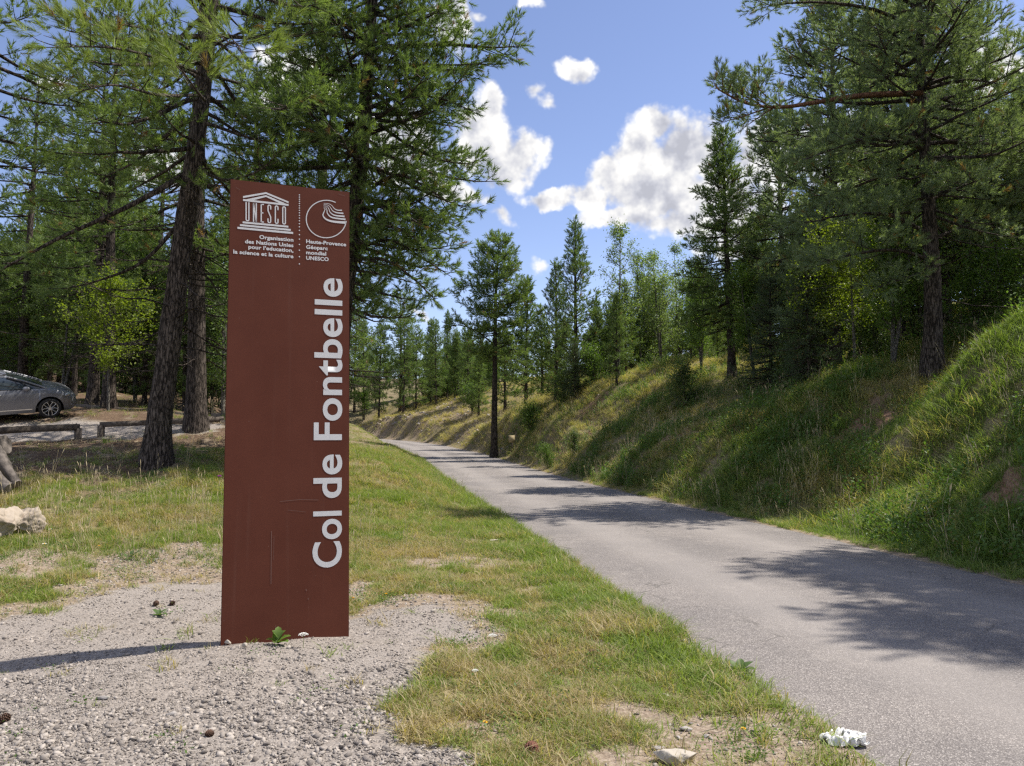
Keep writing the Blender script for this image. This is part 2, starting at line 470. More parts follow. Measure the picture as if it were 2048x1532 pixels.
def asphalt_material():
    m_, nt = material('worn_asphalt')
    c = N(nt, 'ShaderNodeTexCoord').outputs['Object']
    vo = N(nt, 'ShaderNodeTexVoronoi', {'Vector': c, 'Scale': 120.0}, feature='F1')
    n1_ = N(nt, 'ShaderNodeTexNoise', {'Vector': c, 'Scale': 0.7, 'Detail': 6.0, 'Roughness': 0.6}).outputs[0]
    n3 = N(nt, 'ShaderNodeTexNoise', {'Vector': c, 'Scale': 140.0, 'Detail': 3.0, 'Roughness': 0.7}).outputs[0]
    lane = N(nt, 'ShaderNodeAttribute', attribute_name='lane').outputs['Fac']
    st = ramp(nt, N(nt, 'ShaderNodeSeparateColor', {0: vo.outputs['Color']}).outputs[0],
              [(0.0, (0.15, 0.138, 0.132)), (0.5, (0.235, 0.218, 0.208)), (0.8, (0.31, 0.29, 0.275)), (1.0, (0.47, 0.445, 0.42))])
    col = mixc(nt, smooth(nt, vo.outputs['Distance'], 0.30, 0.75), st, (0.11, 0.102, 0.10))
    col = mixc(nt, math_n(nt, 'MULTIPLY', smooth(nt, n3, 0.45, 0.7), 0.5), col, (0.27, 0.255, 0.245))
    tone = mixc(nt, smooth(nt, n1_, 0.33, 0.68), (0.90, 0.88, 0.87), (1.18, 1.14, 1.10))
    col = mixc(nt, 1.0, col, tone, 'MULTIPLY')
    wob = N(nt, 'ShaderNodeTexNoise', {'Vector': c, 'Scale': 1.6, 'Detail': 5.0})
    cv_ = N(nt, 'ShaderNodeVectorMath', {0: c, 1: wob.outputs['Color']}, operation='ADD').outputs[0]
    ck = N(nt, 'ShaderNodeTexVoronoi', {'Vector': cv_, 'Scale': 0.42}, feature='DISTANCE_TO_EDGE').outputs[0]
    crack = math_n(nt, 'MULTIPLY', math_n(nt, 'SUBTRACT', 1.0, smooth(nt, ck, 0.0, 0.010)), smooth(nt, n1_, 0.46, 0.56))
    col = mixc(nt, math_n(nt, 'MULTIPLY', crack, 0.55), col, (0.07, 0.065, 0.06))
    blot = N(nt, 'ShaderNodeTexNoise', {'Vector': c, 'Scale': 2.3, 'Detail': 7.0, 'Roughness': 0.7}).outputs[0]
    col = mixc(nt, math_n(nt, 'MULTIPLY', smooth(nt, blot, 0.54, 0.70), 0.35), col, (0.37, 0.335, 0.30))
    col = mixc(nt, math_n(nt, 'MULTIPLY', smooth(nt, blot, 0.44, 0.30), 0.35), col, (0.15, 0.14, 0.135))
    # wheel tracks are polished paler, the edge is darker and dusty
    col = mixc(nt, math_n(nt, 'MULTIPLY', lane, 0.55), col, (0.325, 0.296, 0.274))
    h = math_n(nt, 'SUBTRACT', n3, vo.outputs['Distance'])
    finish(nt, col, 0.85, h, 0.55, 0.006, spec=0.25)
    return m_


def rock_material(name, a, b, cdark):
    m_, nt = material(name)
    c = N(nt, 'ShaderNodeTexCoord').outputs['Object']
    r = N(nt, 'ShaderNodeObjectInfo').outputs['Random']
    n1_ = N(nt, 'ShaderNodeTexNoise', {'Vector': c, 'Scale': 7.0, 'Detail': 8.0, 'Roughness': 0.7}).outputs[0]
    n2_ = N(nt, 'ShaderNodeTexNoise', {'Vector': c, 'Scale': 30.0, 'Detail': 5.0, 'Roughness': 0.7}).outputs[0]
    base = mixc(nt, r, a, b)
    col = mixc(nt, math_n(nt, 'MULTIPLY', smooth(nt, n1_, 0.5, 0.75), 0.5), base, cdark)
    col = mixc(nt, math_n(nt, 'MULTIPLY', smooth(nt, n2_, 0.45, 0.7), 0.3), col, (0.46, 0.43, 0.39))
    finish(nt, col, 0.9, n2_, 0.5, 0.01, spec=0.15)
    return m_


M['ground'] = ground_material()
M['asphalt'] = asphalt_material()
M['stone'] = rock_material('gravel_stone', (0.14, 0.122, 0.11), (0.50, 0.445, 0.392), (0.24, 0.19, 0.155))
M['rock'] = rock_material('pale_rock', (0.34, 0.285, 0.225), (0.44, 0.375, 0.305), (0.17, 0.12, 0.085))
M['white_rock'] = rock_material('white_limestone', (0.38, 0.34, 0.285), (0.46, 0.415, 0.35), (0.24, 0.19, 0.145))
M['slate'] = rock_material('slate_chip', (0.26, 0.235, 0.22), (0.40, 0.37, 0.34), (0.16, 0.13, 0.12))
M['wood'] = plain('weathered_wood', (0.115, 0.095, 0.08), 0.85, 0.4, 14.0, 0.4)
M['log'] = plain('grey_driftwood', (0.13, 0.112, 0.098), 0.9, 0.6, 6.0, 0.8)
M['cone'] = plain('pine_cone_scale', (0.10, 0.058, 0.04), 0.8, 0.4, 60.0)
M['cone_red'] = plain('reddish_cone_scale', (0.17, 0.075, 0.05), 0.8, 0.4, 60.0)
M['paper'] = plain('white_tissue', (0.66, 0.66, 0.65), 0.9, 0.05, 30.0)


# ------------------------------------------------------------------ mesh helpers
def mesh_np(name, parts, mats, attrs=None, smooth_shade=False):
    """parts: (V (n,3), F (m,k), material index); attrs: {name: per-vertex array over all parts}"""
    me = bpy.data.meshes.new(name)
    vs = np.concatenate([p[0] for p in parts]).astype(np.float32)
    idx, starts, mi, off, ls = [], [], [], 0, 0
    for V, Fc, k in parts:
        Fc = np.asarray(Fc)
        if len(Fc):
            idx.append((Fc + off).ravel())
            starts.append(ls + np.arange(len(Fc)) * Fc.shape[1])
            ls += Fc.size
            mi.append(np.full(len(Fc), k))
        off += len(V)
    idx, starts, mi = np.concatenate(idx).astype(np.int32), np.concatenate(starts).astype(np.int32), np.concatenate(mi).astype(np.int32)
    me.vertices.add(len(vs))
    me.vertices.foreach_set('co', vs.ravel())
    me.loops.add(len(idx))
    me.loops.foreach_set('vertex_index', idx)
    me.polygons.add(len(starts))
    me.polygons.foreach_set('loop_start', starts)
    me.polygons.foreach_set('material_index', mi)
    if smooth_shade is True:
        me.polygons.foreach_set('use_smooth', np.ones(len(starts), bool))
    elif isinstance(smooth_shade, (set, tuple, list)):
        me.polygons.foreach_set('use_smooth', np.isin(mi, list(smooth_shade)))
    for m_ in mats:
        me.materials.append(m_)
    for k, v in (attrs or {}).items():
        a = me.attributes.new(k, 'FLOAT', 'POINT')
        a.data.foreach_set('value', np.asarray(v, np.float32))
    me.update(calc_edges=True)
    return me


def tag(o, label=None, cat=None, group=None, kind=None):
    if label:
        o['label'] = label
    if cat:
        o['category'] = cat
    if group:
        o['group'] = group
    if kind:
        o['kind'] = kind
    return o


def link(name, me, parent=None, loc=None):
    o = bpy.data.objects.new(name, me)
    COL.objects.link(o)
    if parent:
        o.parent = parent
    if loc is not None:
        o.location = loc
    return o


def thing(name, label, cat, loc, rotz=0, group=None):
    o = bpy.data.objects.new(name, None)
    COL.objects.link(o)
    o.empty_display_size = 0.2
    o.location = loc
    o.rotation_euler = (0, 0, rotz)
    return tag(o, label, cat, group)


class MB:
    """collects primitives into one mesh"""
    def __init__(self):
        self.parts = []

    def box(self, c, s, rot=None, mat=0, taper=1.0):
        hx, hy, hz = s[0] / 2, s[1] / 2, s[2] / 2
        v = np.array([(-hx, -hy, -hz), (hx, -hy, -hz), (hx, hy, -hz), (-hx, hy, -hz), (-hx * taper, -hy * taper, hz), (hx * taper, -hy * taper, hz), (hx * taper, hy * taper, hz), (-hx * taper, hy * taper, hz)])
        if rot is not None:
            v = v @ np.array(rot).T
        self.parts.append((v + np.array(c), np.array([(0, 3, 2, 1), (4, 5, 6, 7), (0, 1, 5, 4), (1, 2, 6, 5), (2, 3, 7, 6), (3, 0, 4, 7)]), mat))
        return self

    def tube(self, pts, rad, sides=8, mat=0, cap=True):
        V, Fq = tube(np.array(pts, float), np.broadcast_to(np.array(rad, float), (len(pts),)), sides)
        self.parts.append((V, Fq, mat))
        if cap:
            for r0, fl in ((0, True), (len(pts) - 1, False)):
                ring = V[r0 * sides:(r0 + 1) * sides]
                cv = np.vstack([ring, ring.mean(0)[None]])
                a = np.arange(sides)
                t = np.stack([a, (a + 1) % sides, np.full(sides, sides)], 1)
                self.parts.append((cv, t[:, ::-1] if fl else t, mat))
        return self

    def poly(self, pts2, mat=0):
        return self

    def mesh(self, V, Fc, mat=0):
        self.parts.append((np.asarray(V, float), np.asarray(Fc), mat))
        return self

    def build(self, name, mats, parent=None, loc=None, smooth_shade=False):
        me = mesh_np(name, self.parts, mats if isinstance(mats, (list, tuple)) else [mats], smooth_shade=smooth_shade)
        return link(name, me, parent, loc)


def tube(P, rad, sides):
    n = len(P)
    T = np.gradient(P, axis=0)
    T /= np.linalg.norm(T, axis=1)[:, None] + 1e-9
    ref = np.array([0, 0, 1.0]) if abs(T[0, 2]) < 0.8 else np.array([1.0, 0, 0])
    A = np.cross(T, ref)
    A /= np.linalg.norm(A, axis=1)[:, None] + 1e-9
    B = np.cross(T, A)
    an = np.arange(sides) / sides * 2 * PI
    V = P[:, None] + (A[:, None] * np.cos(an)[None, :, None] + B[:, None] * np.sin(an)[None, :, None]) * np.asarray(rad)[:, None, None]
    i = np.arange(n - 1)[:, None] * sides
    a = np.arange(sides)[None]
    b = (a + 1) % sides
    Fq = np.stack([i + a, i + sides + a, i + sides + b, i + b], -1).reshape(-1, 4)
    return V.reshape(-1, 3), Fq


def ico(sub=2):
    import bmesh
    bm = bmesh.new()
    bmesh.ops.create_icosphere(bm, subdivisions=sub, radius=1)
    V = np.array([v.co for v in bm.verts])
    Fc = np.array([[v.index for v in f.verts] for f in bm.faces])
    bm.free()
    return V, Fc


ICO1, ICO2, ICO3, ICO5 = ico(1), ico(2), ico(3), ico(5)


def rock_shape(rng, base, cuts=7, squash=(1, 0.8, 0.6), rough=0.05):
    V, Fc = base
    V = V.copy()
    for _ in range(cuts):
        n = rng.normal(size=3)
        n /= np.linalg.norm(n)
        d = rng.uniform(0.40, 0.78)
        ex = V @ n - d
        V = V - np.where(ex > 0, ex, 0)[:, None] * n
    V = V * np.array(squash) * (1 + rng.normal(size=(len(V), 1)) * rough)
    return V, Fc


# ------------------------------------------------------------------ geometry-node scatter (only for stuff nobody could count)
def scatter(name, P, rot, scl, idx, sources, dry=None):
    me = bpy.data.meshes.new(name)
    me.vertices.add(len(P))
    me.vertices.foreach_set('co', P.astype(np.float32).ravel())

    def at_(nm, ty, key, arr):
        a = me.attributes.new(nm, ty, 'POINT')
        a.data.foreach_set(key, np.ascontiguousarray(arr).ravel())
    at_('rot', 'FLOAT_VECTOR', 'vector', rot.astype(np.float32))
    at_('scl', 'FLOAT_VECTOR', 'vector', (np.repeat(scl[:, None], 3, 1) if scl.ndim == 1 else scl).astype(np.float32))
    at_('idx', 'INT', 'value', idx.astype(np.int32))
    at_('dry', 'FLOAT', 'value', (np.zeros(len(P)) if dry is None else dry).astype(np.float32))
    ng = bpy.data.node_groups.new(name, 'GeometryNodeTree')
    ng.interface.new_socket('Geometry', in_out='INPUT', socket_type='NodeSocketGeometry')
    ng.interface.new_socket('Geometry', in_out='OUTPUT', socket_type='NodeSocketGeometry')
    gi, go = ng.nodes.new('NodeGroupInput'), ng.nodes.new('NodeGroupOutput')
    jn = ng.nodes.new('GeometryNodeJoinGeometry')
    for s in sources:
        so = bpy.data.objects.new(name + '_piece', s)      # not linked to the scene: only its mesh is used
        oi = ng.nodes.new('GeometryNodeObjectInfo')
        oi.inputs['Object'].default_value = so
        oi.inputs['As Instance'].default_value = True
        ng.links.new(oi.outputs['Geometry'], jn.inputs[0])

    def attr(nm, dt):
        a = ng.nodes.new('GeometryNodeInputNamedAttribute')
        a.data_type = dt
        a.inputs['Name'].default_value = nm
        return a.outputs[0]
    ip = ng.nodes.new('GeometryNodeInstanceOnPoints')
    ng.links.new(gi.outputs[0], ip.inputs['Points'])
    ng.links.new(jn.outputs[0], ip.inputs['Instance'])
    ip.inputs['Pick Instance'].default_value = True
    ng.links.new(attr('idx', 'INT'), ip.inputs['Instance Index'])
    ng.links.new(attr('rot', 'FLOAT_VECTOR'), ip.inputs['Rotation'])
    ng.links.new(attr('scl', 'FLOAT_VECTOR'), ip.inputs['Scale'])
    ng.links.new(ip.outputs[0], go.inputs[0])
    o = link(name, me)
    o.modifiers.new('scatter', 'NODES').node_group = ng
    o['kind'] = 'stuff'
    return o


# ------------------------------------------------------------------ zones of the ground (measured on the photograph, laid on the terrain)
def inside(poly, x, y):
    r = np.zeros(len(x), bool)
    n = len(poly)
    for i in range(n):
        (x1, y1), (x2, y2) = poly[i], poly[(i + 1) % n]
        c = ((y1 > y) != (y2 > y)) & (x < (x2 - x1) * (y - y1) / (y2 - y1 + 1e-9) + x1)
        r ^= c
    return r


def flat_ground(pts):
    """pixel outline -> plan outline, by walking the ray to the ground"""
    out = []
    for px, py in pts:
        d = ray(px, py)
        D = np.concatenate([np.linspace(1.2, 12, 700), np.linspace(12.05, 60, 700)])
        z = height(d[0] * D, D)
        hit = np.nonzero(EYE[2] + d[2] * D - z <= 0)[0]
        t = D[hit[0]] if len(hit) else 60
        out.append((d[0] * t, t))
    return out


GRAVEL = flat_ground([(-300, 1330), (-60, 1262), (60, 1228), (170, 1190), (300, 1172), (440, 1165), (560, 1150), (700, 1236), (760, 1222), (850, 1213), (925, 1235), (945, 1268), (880, 1312), (850, 1350), (800, 1420), (825, 1475), (930, 1530)])
GRAVEL = GRAVEL + [(0.2, 2.6), (0.6, -6), (-14, -6), (-9, 3.5)]
STONY = flat_ground([(-300, 1335), (60, 1225), (150, 1150), (220, 1105), (330, 1085), (450, 1090), (560, 1085), (700, 1190), (700, 1236), (560, 1170), (440, 1180), (300, 1190), (100, 1235)])
STONY2 = flat_ground([(700, 1225), (760, 1195), (850, 1190), (960, 1200), (990, 1265), (900, 1320), (850, 1240), (760, 1235)])
LOT = flat_ground([(-500, 897), (0, 884), (160, 878), (300, 872), (430, 866), (440, 852), (300, 846), (140, 838), (-500, 836)])
PATCH = [(940, 1125, 1.0, .45), (1000, 1225, .42, .25), (905, 1190, .35, .2), (1600, 1500, .60, .40), (1700, 1530, .6, .35), (1500, 1440, .35, .22), (1400, 1465, .36, .28), (1490, 1385, .16, .2), (1080, 1180, .3, .2), (1180, 1280, .25, .12),
         (30, 1130, .8, .8), (1330, 1520, .5, .25), (930, 1300, .3, .15), (1240, 1440, .25, .2), (1010, 1460, .3, .2), (1000, 1085, .6, .4), (880, 1230, .3, .2)]
PATCH = [(*flat_ground([(a, b)])[0], c, d) for a, b, c, d in PATCH]
RED = [(*flat_ground([(a, b)])[0], c, d) for a, b, c, d in [(1410, 850, 1.6, 1.3), (1330, 880, 1.3, .8), (1720, 850, 1.0, .8), (1150, 880, 1.2, .8), (1560, 780, 1.6, 1.2), (1190, 810, 1.0, 1.0)]]
SCREE = [(*at(a, b, D)[:2], c, d) for a, b, D, c, d in [(830, 845, 74, 4.5, 4), (900, 850, 70, 3.5, 4), (960, 850, 60, 2.5, 6), (800, 870, 76, 4, 2.5), (880, 810, 75, 4, 3.5), (770, 850, 80, 3, 3), (1010, 890, 47, 1.2, 2.0)]]


def ell(lst, x, y):
    r = np.full(len(x), 9.0)
    for cx, cy, a, b in lst:
        r = np.minimum(r, np.hypot((x - cx) / a, (y - cy) / b))
    return r


def zones(x, y):
    jx = x + (fbm(x * 3.1 + 40, y * 3.1, 4) - 0.5) * 0.55
    jy = y + (fbm(x * 3.1, y * 3.1 + 70, 4) - 0.5) * 0.55
    g = inside(GRAVEL, jx, jy).astype(float)
    lot = inside(LOT, jx, jy).astype(float)
    kx, ky = x + (fbm(x * 2.1 + 7, y * 2.1, 4) - 0.5) * 1.1, y + (fbm(x * 2.1, y * 2.1 + 30, 4) - 0.5) * 1.1
    st = np.maximum(inside(STONY, kx, ky), inside(STONY2, kx, ky)) * (1 - g)
    nz = fbm(x * 2.3 + 11, y * 2.3, 4)
    dirt = np.maximum(st * 0.85, sstep(1.15, 0.6, ell(PATCH, jx, jy)))
    d, ry = road_dist(x, y)
    # bare strip right against the asphalt
    dirt = np.maximum(dirt, 0.8 * sstep(2.42, 2.2, np.abs(d) + (nz - 0.5) * 0.4))
    scree = sstep(1.1, 0.5, ell(SCREE, x, y) + (fbm(x * .7, y * .7, 3) - 0.5) * 1.3)
    red = np.maximum(sstep(1.1, 0.5, ell(RED, jx, jy) + (nz - 0.5) * 0.8), scree * 0.12)
    dirt = np.maximum(dirt, scree * .62)
    sp_, sm_ = scarp(y)
    red = np.maximum(red, sm_ * np.exp(-((d - sp_ + .05) / .28) ** 2) * (d > 2.4) * sstep(.36, .5, nz))
    side_left = d < -2.2
    lit = np.where(side_left, sstep(10.8, 12.6, y + (nz - 0.5) * 3) * sstep(-4.9, -6.2, x + (nz - .5) * 1.5) * sstep(-.27, -.36, x / np.maximum(y, 1)), 0)
    lit = np.maximum(lit, np.where(side_left, sstep(25, 30, y) * sstep(-9, -11, x) * sstep(-1, -3, x + .24 * y), 0) * 0.7)
    lit = np.maximum(lit, np.where(~side_left, sstep(28, 45, d) * 0.6, 0))
    g = np.maximum(g, lot)
    return g, np.clip(dirt, 0, 1), np.clip(red, 0, 1), np.clip(lit * (1 - lot), 0, 1), d, ry, nz, st


# ------------------------------------------------------------------ the ground sheet
def spaced(a, b, step, ra, rb, lim):
    mid = np.arange(a, b + step / 2, step)
    lo, hi = [], []
    s, v = step, a
    while v > -lim:
        s *= ra
        v -= s
        lo.append(v)
    s, v = step, mid[-1]
    while v < lim:
        s *= rb
        v += s
        hi.append(v)
    return np.concatenate([np.array(lo[::-1]), mid, np.array(hi)])


gx = spaced(-7, 8, 0.11, 1.045, 1.045, 900)
gy = spaced(2.6, 13, 0.10, 1.12, 1.022, 900)
GX, GY = np.meshgrid(gx, gy)
fx_, fy_ = GX.ravel(), GY.ravel()
GZ = height(fx_, fy_)
zg, zd, zr, zl, *_ = zones(fx_, fy_)
nx_, ny_ = len(gx), len(gy)
ii = (np.arange(ny_ - 1)[:, None] * nx_ + np.arange(nx_ - 1)[None]).ravel()
me = mesh_np('ground', [(np.stack([fx_, fy_, GZ], 1), np.stack([ii, ii + 1, ii + nx_ + 1, ii + nx_], 1), 0)], [M['ground']],
             {'gravel': zg, 'dirt': zd, 'red': zr, 'litter': zl}, True)
tag(link('ground', me), kind='structure')

# the road: a strip of asphalt with a slightly ragged edge
s_idx = np.arange(0, len(RC), 2)
rv, lane = [], []
LAT = np.concatenate([[-1.06, -1.03], np.linspace(-1, 1, 13), [1.03, 1.06]])
for k in s_idx:
    jl, jr = (fbm(np.array([k * .21]), np.array([3.0]), 4)[0] - .5) * .22, (fbm(np.array([k * .21]), np.array([44.0]), 4)[0] - .5) * .22
    for t in LAT:
        off = t * RW + (jr if t > 0 else -jl) * abs(t) ** 6
        p = RC[k] + _nor[k] * off
        rv.append((p[0], p[1], float(roadz(RC[k][1])) + 0.02 * (1 - min(1, abs(t)) ** 2) - (0.03 if abs(t) > 1.04 else 0)))
        lane.append(max(math.exp(-((t - .45) / .2) ** 2), math.exp(-((t + .42) / .2) ** 2)))
nl = len(LAT)
ii = (np.arange(len(s_idx) - 1)[:, None] * nl + np.arange(nl - 1)[None]).ravel()
me = mesh_np('road', [(np.array(rv), np.stack([ii, ii + 1, ii + nl + 1, ii + nl], 1), 0)], [M['asphalt']], {'lane': lane}, True)
tag(link('road', me), kind='structure')

# ------------------------------------------------------------------ trees
def shoot_templates(rng, n_tpl, n, ang, nlen, w, z0=0.0, z1=0.85):
    out = []
    for _ in range(n_tpl):
        t = rng.uniform(z0, z1, n) ** 0.8
        phi = rng.uniform(0, 2 * PI, n)
        a = np.radians(rng.uniform(ang[0], ang[1], n)) * (1.15 - 0.75 * t)
        L = nlen * rng.uniform(0.75, 1.1, n)
        d = np.stack([np.sin(a) * np.cos(phi), np.sin(a) * np.sin(phi), np.cos(a)], 1)
        base = np.stack([np.zeros(n), np.zeros(n), t], 1)
        side = np.cross(d, rng.normal(size=(n, 3)))
        side /= np.linalg.norm(side, axis=1)[:, None]
        tri = np.stack([base + side * w, base - side * w, base + d * L[:, None]], 1)
        out.append(tri.reshape(-1, 3))
    return np.array(out)


_tr = np.random.default_rng(3)
TPL = {'hi': shoot_templates(_tr, 6, 30, (20, 78), 0.50, 0.025, 0.30, 1.0), 'mid': shoot_templates(_tr, 6, 20, (20, 78), 0.52, 0.037, 0.25, 1.0),
       'low': shoot_templates(_tr, 6, 10, (25, 70), 0.58, 0.062), 'spruce': shoot_templates(_tr, 6, 18, (45, 75), 0.22, 0.024, 0.0, 1.0),
       'near': shoot_templates(_tr, 6, 64, (18, 72), 0.50, 0.0115, 0.28, 1.0)}


def place_shoots(rng, pos, dirs, size, tpl):
    T = TPL[tpl]
    n = len(pos)
    d = dirs / (np.linalg.norm(dirs, axis=1)[:, None] + 1e-9)
    a = np.cross(d, rng.normal(size=(n, 3)))
    a /= np.linalg.norm(a, axis=1)[:, None] + 1e-9
    b = np.cross(d, a)
    B = np.stack([a, b, d], 1)
    t = T[rng.integers(0, len(T), n)] * size[:, None, None]
    V = np.einsum('nkj,njl->nkl', t, B) + pos[:, None]
    k = V.shape[1]
    V = V.reshape(-1, 3)
    tint = np.repeat(np.clip(rng.normal(0.5, 0.22, n), 0, 1), k)
    return V, np.arange(len(V)).reshape(-1, 3), tint


def rot_about(v, axis, a):
    axis = axis / (np.linalg.norm(axis) + 1e-9)
    return v * math.cos(a) + np.cross(axis, v) * math.sin(a) + axis * (axis @ v) * (1 - math.cos(a))


UP = np.array([0, 0, 1.0])


class Tree:
    def __init__(self, rng, tpl, size, sides=5, twig_sides=3):
        self.rng, self.tpl, self.size, self.sides, self.ts = rng, tpl, size, sides, twig_sides
        self.sp, self.sd, self.ss = [], [], []
        self.wood, self.twigs = [], []

    def shoot(self, p, d, s=1.0):
        self.sp.append(p)
        self.sd.append(d)
        self.ss.append(self.size * s * self.rng.uniform(0.75, 1.2))

    def trunk(self, H, r0, spine, sides=12, step=0.25, bark=0.07, flare=0.5):
        n = max(6, int(H / step))
        t = np.linspace(0, 1, n)
        P = np.array([spine(tt * H) for tt in t])
        P[0, 2] -= 0.25
        rad = r0 * (1 - t) ** 0.75 * 0.95 + 0.012 + r0 * flare * np.exp(-t * H / 0.35)
        V, Fq = tube(P, rad, sides)
        # long ridges of bark
        ang = np.tile(np.arange(sides), n)
        hh = np.repeat(t * H, sides)
        nz = fbm(ang * 0.9 + hh * 0.35, hh * 1.6 + ang * 3.1, 3) - 0.5
        C = np.repeat(P, sides, 0)
        V = C + (V - C) * (1 + nz * bark * 4)[:, None]
        self.wood.append((V, Fq, 0))
        self.rad = lambda h: float(np.interp(h / H, t, rad))

    def branch(self, p0, d0, L, r, sub=0.30, sublen=0.45, curl=0.35, droop=0.25, flat=0.25, bare=0.3, dens=1.0, leafy=True, dead=False, sang=(38, 66)):
        rng = self.rng
        n = max(4, int(L / 0.45) + 2)
        d = d0 / np.linalg.norm(d0)
        P = [np.array(p0, float)]
        step = L / (n - 1)
        for i in range(1, n):
            u = i / (n - 1)
            d = d + UP * ((-droop if u < 0.55 else curl) * step / max(L, .4)) * 1.4 + rng.normal(size=3) * 0.07
            d /= np.linalg.norm(d)
            P.append(P[-1] + d * step)
        self.dress(np.array(P), r, sub, sublen, flat, bare, dens, leafy, sang)

    def dress(self, P, r, sub=0.30, sublen=0.45, flat=0.25, bare=0.3, dens=1.0, leafy=True, sang=(38, 66), upright=0.12):
        rng = self.rng
        n = len(P)
        seg = np.linalg.norm(np.diff(P, axis=0), axis=1)
        L = seg.sum()
        d = (P[-1] - P[-2]) / (seg[-1] + 1e-9)
        rad = r * (1 - np.linspace(0, 1, n)) ** 0.8 + 0.004
        self.wood.append((*tube(P, rad, self.sides if r > 0.02 else self.ts), 0))
        if not leafy:
            for _ in range(int(L / 0.16)):
                u = rng.uniform(0.15, 1) * (n - 1.01)
                i = int(u)
                q = P[i] + (P[i + 1] - P[i]) * (u - i)
                dd = P[i + 1] - P[i]
                dd = dd / np.linalg.norm(dd) + rng.normal(size=3) * 0.8 + np.array([0, 0, -0.15])
                ln = rng.uniform(0.15, 0.6) * min(1, L * .5)
                self.twigs.append(self.twig(q, dd, ln, 0.005))
            return
        acc = bare * L
        side = 1
        while acc < L * 0.97:
            u = acc / L * (n - 1)
            i = min(int(u), n - 2)
            q = P[i] + (P[i + 1] - P[i]) * (u - i)
            ax = P[i + 1] - P[i]
            ax = ax / np.linalg.norm(ax)
            pl = np.cross(ax, UP)
            pl = pl / (np.linalg.norm(pl) + 1e-6)
            nrm = np.cross(pl, ax)
            a = math.radians(rng.uniform(*sang)) * side
            sd = rot_about(ax, nrm, a) + nrm * rng.normal(upright, flat)
            fr = acc / L
            ln = L * sublen * (1 - 0.75 * fr) * rng.uniform(0.6, 1.15) * min(1.0, 0.35 + 2.2 * (fr - bare + 0.1))
            ln = max(ln, self.size * 1.2)
            self.spray(q, sd, ln, r * 0.3, dens)
            side = -side
            acc += sub * rng.uniform(0.5, 1.0)
        self.shoot(P[-1] - d * self.size * 0.3, d, 1.1)
        for _ in range(3):
            self.shoot(P[-1] - d * self.size * 0.5, d + rng.normal(size=3) * 0.5, 0.9)

    def twig(self, q, dd, ln, r):
        dd = dd / (np.linalg.norm(dd) + 1e-9)
        mid = q + dd * ln * 0.5 + self.rng.normal(size=3) * ln * 0.06
        end = q + dd * ln + self.rng.normal(size=3) * ln * 0.12
        return (*tube(np.array([q, mid, end]), np.array([r, r * 0.8, r * 0.4]), self.ts), 1)

    def spray(self, q, d, ln, r, dens):
        rng = self.rng
        d = d / (np.linalg.norm(d) + 1e-9)
        m_ = 3
        P = [q]
        dd = d
        for k in range(m_):
            dd = dd + UP * 0.10 + rng.normal(size=3) * 0.10
            dd = dd / np.linalg.norm(dd)
            P.append(P[-1] + dd * ln / m_)
        P = np.array(P)
        if self.tpl != 'low' or r > 0.012:
            self.twigs.append((*tube(P, np.linspace(max(r, 0.007), 0.004, m_ + 1), self.ts), 1))
        ns = max(2, int(round(ln / (self.size * 0.30) * dens)))
        for k in range(ns):
            u = (0.25 + 0.75 * (k + rng.uniform(0, 1)) / ns) * m_
            i = min(int(u), m_ - 1)
            b = P[i] + (P[i + 1] - P[i]) * (u - i)
            ax = P[i + 1] - P[i]
            ax = ax / np.linalg.norm(ax)
            self.shoot(b, ax * 0.8 + rng.normal(size=3) * 0.55 + UP * 0.28)
        self.shoot(P[-1] - dd * self.size * 0.25, dd + UP * 0.15, 1.05)

    def crown_mesh(self, name, mat, bark):
        V, Fc, tint = place_shoots(self.rng, np.array(self.sp), np.array(self.sd), np.array(self.ss), self.tpl)
        parts = [(V, Fc, 0)] + self.twigs
        nt_ = sum(len(p[0]) for p in self.twigs)
        return mesh_np(name, parts, [mat, bark], {'tint': np.concatenate([tint, np.full(nt_, 0.5)])}, (1,))

    def wood_mesh(self, name, bark):
        return mesh_np(name, self.wood, [bark], smooth_shade=True)


def prof_cone(t):
    return (1 - t) ** 0.85 * min(1, 0.45 + 3.5 * t) + 0.06


def prof_round(t):
    return (math.sin(PI * min(1, max(0, 0.16 + 0.84 * t))) ** 0.7) * 0.9 + 0.1


def prof_column(t):
    return min(1, 0.6 + 2 * t) * (1 - t ** 3) * 0.95 + 0.08


def straight(lean=(0, 0), bend=0.0, seed=0):
    ph = seed * 1.7
    return lambda h: np.array([lean[0] * h + bend * math.sin(h * 0.35 + ph) - bend * math.sin(ph), lean[1] * h + bend * math.cos(h * 0.3 + ph) - bend * math.cos(ph), h])


TRI = [0]


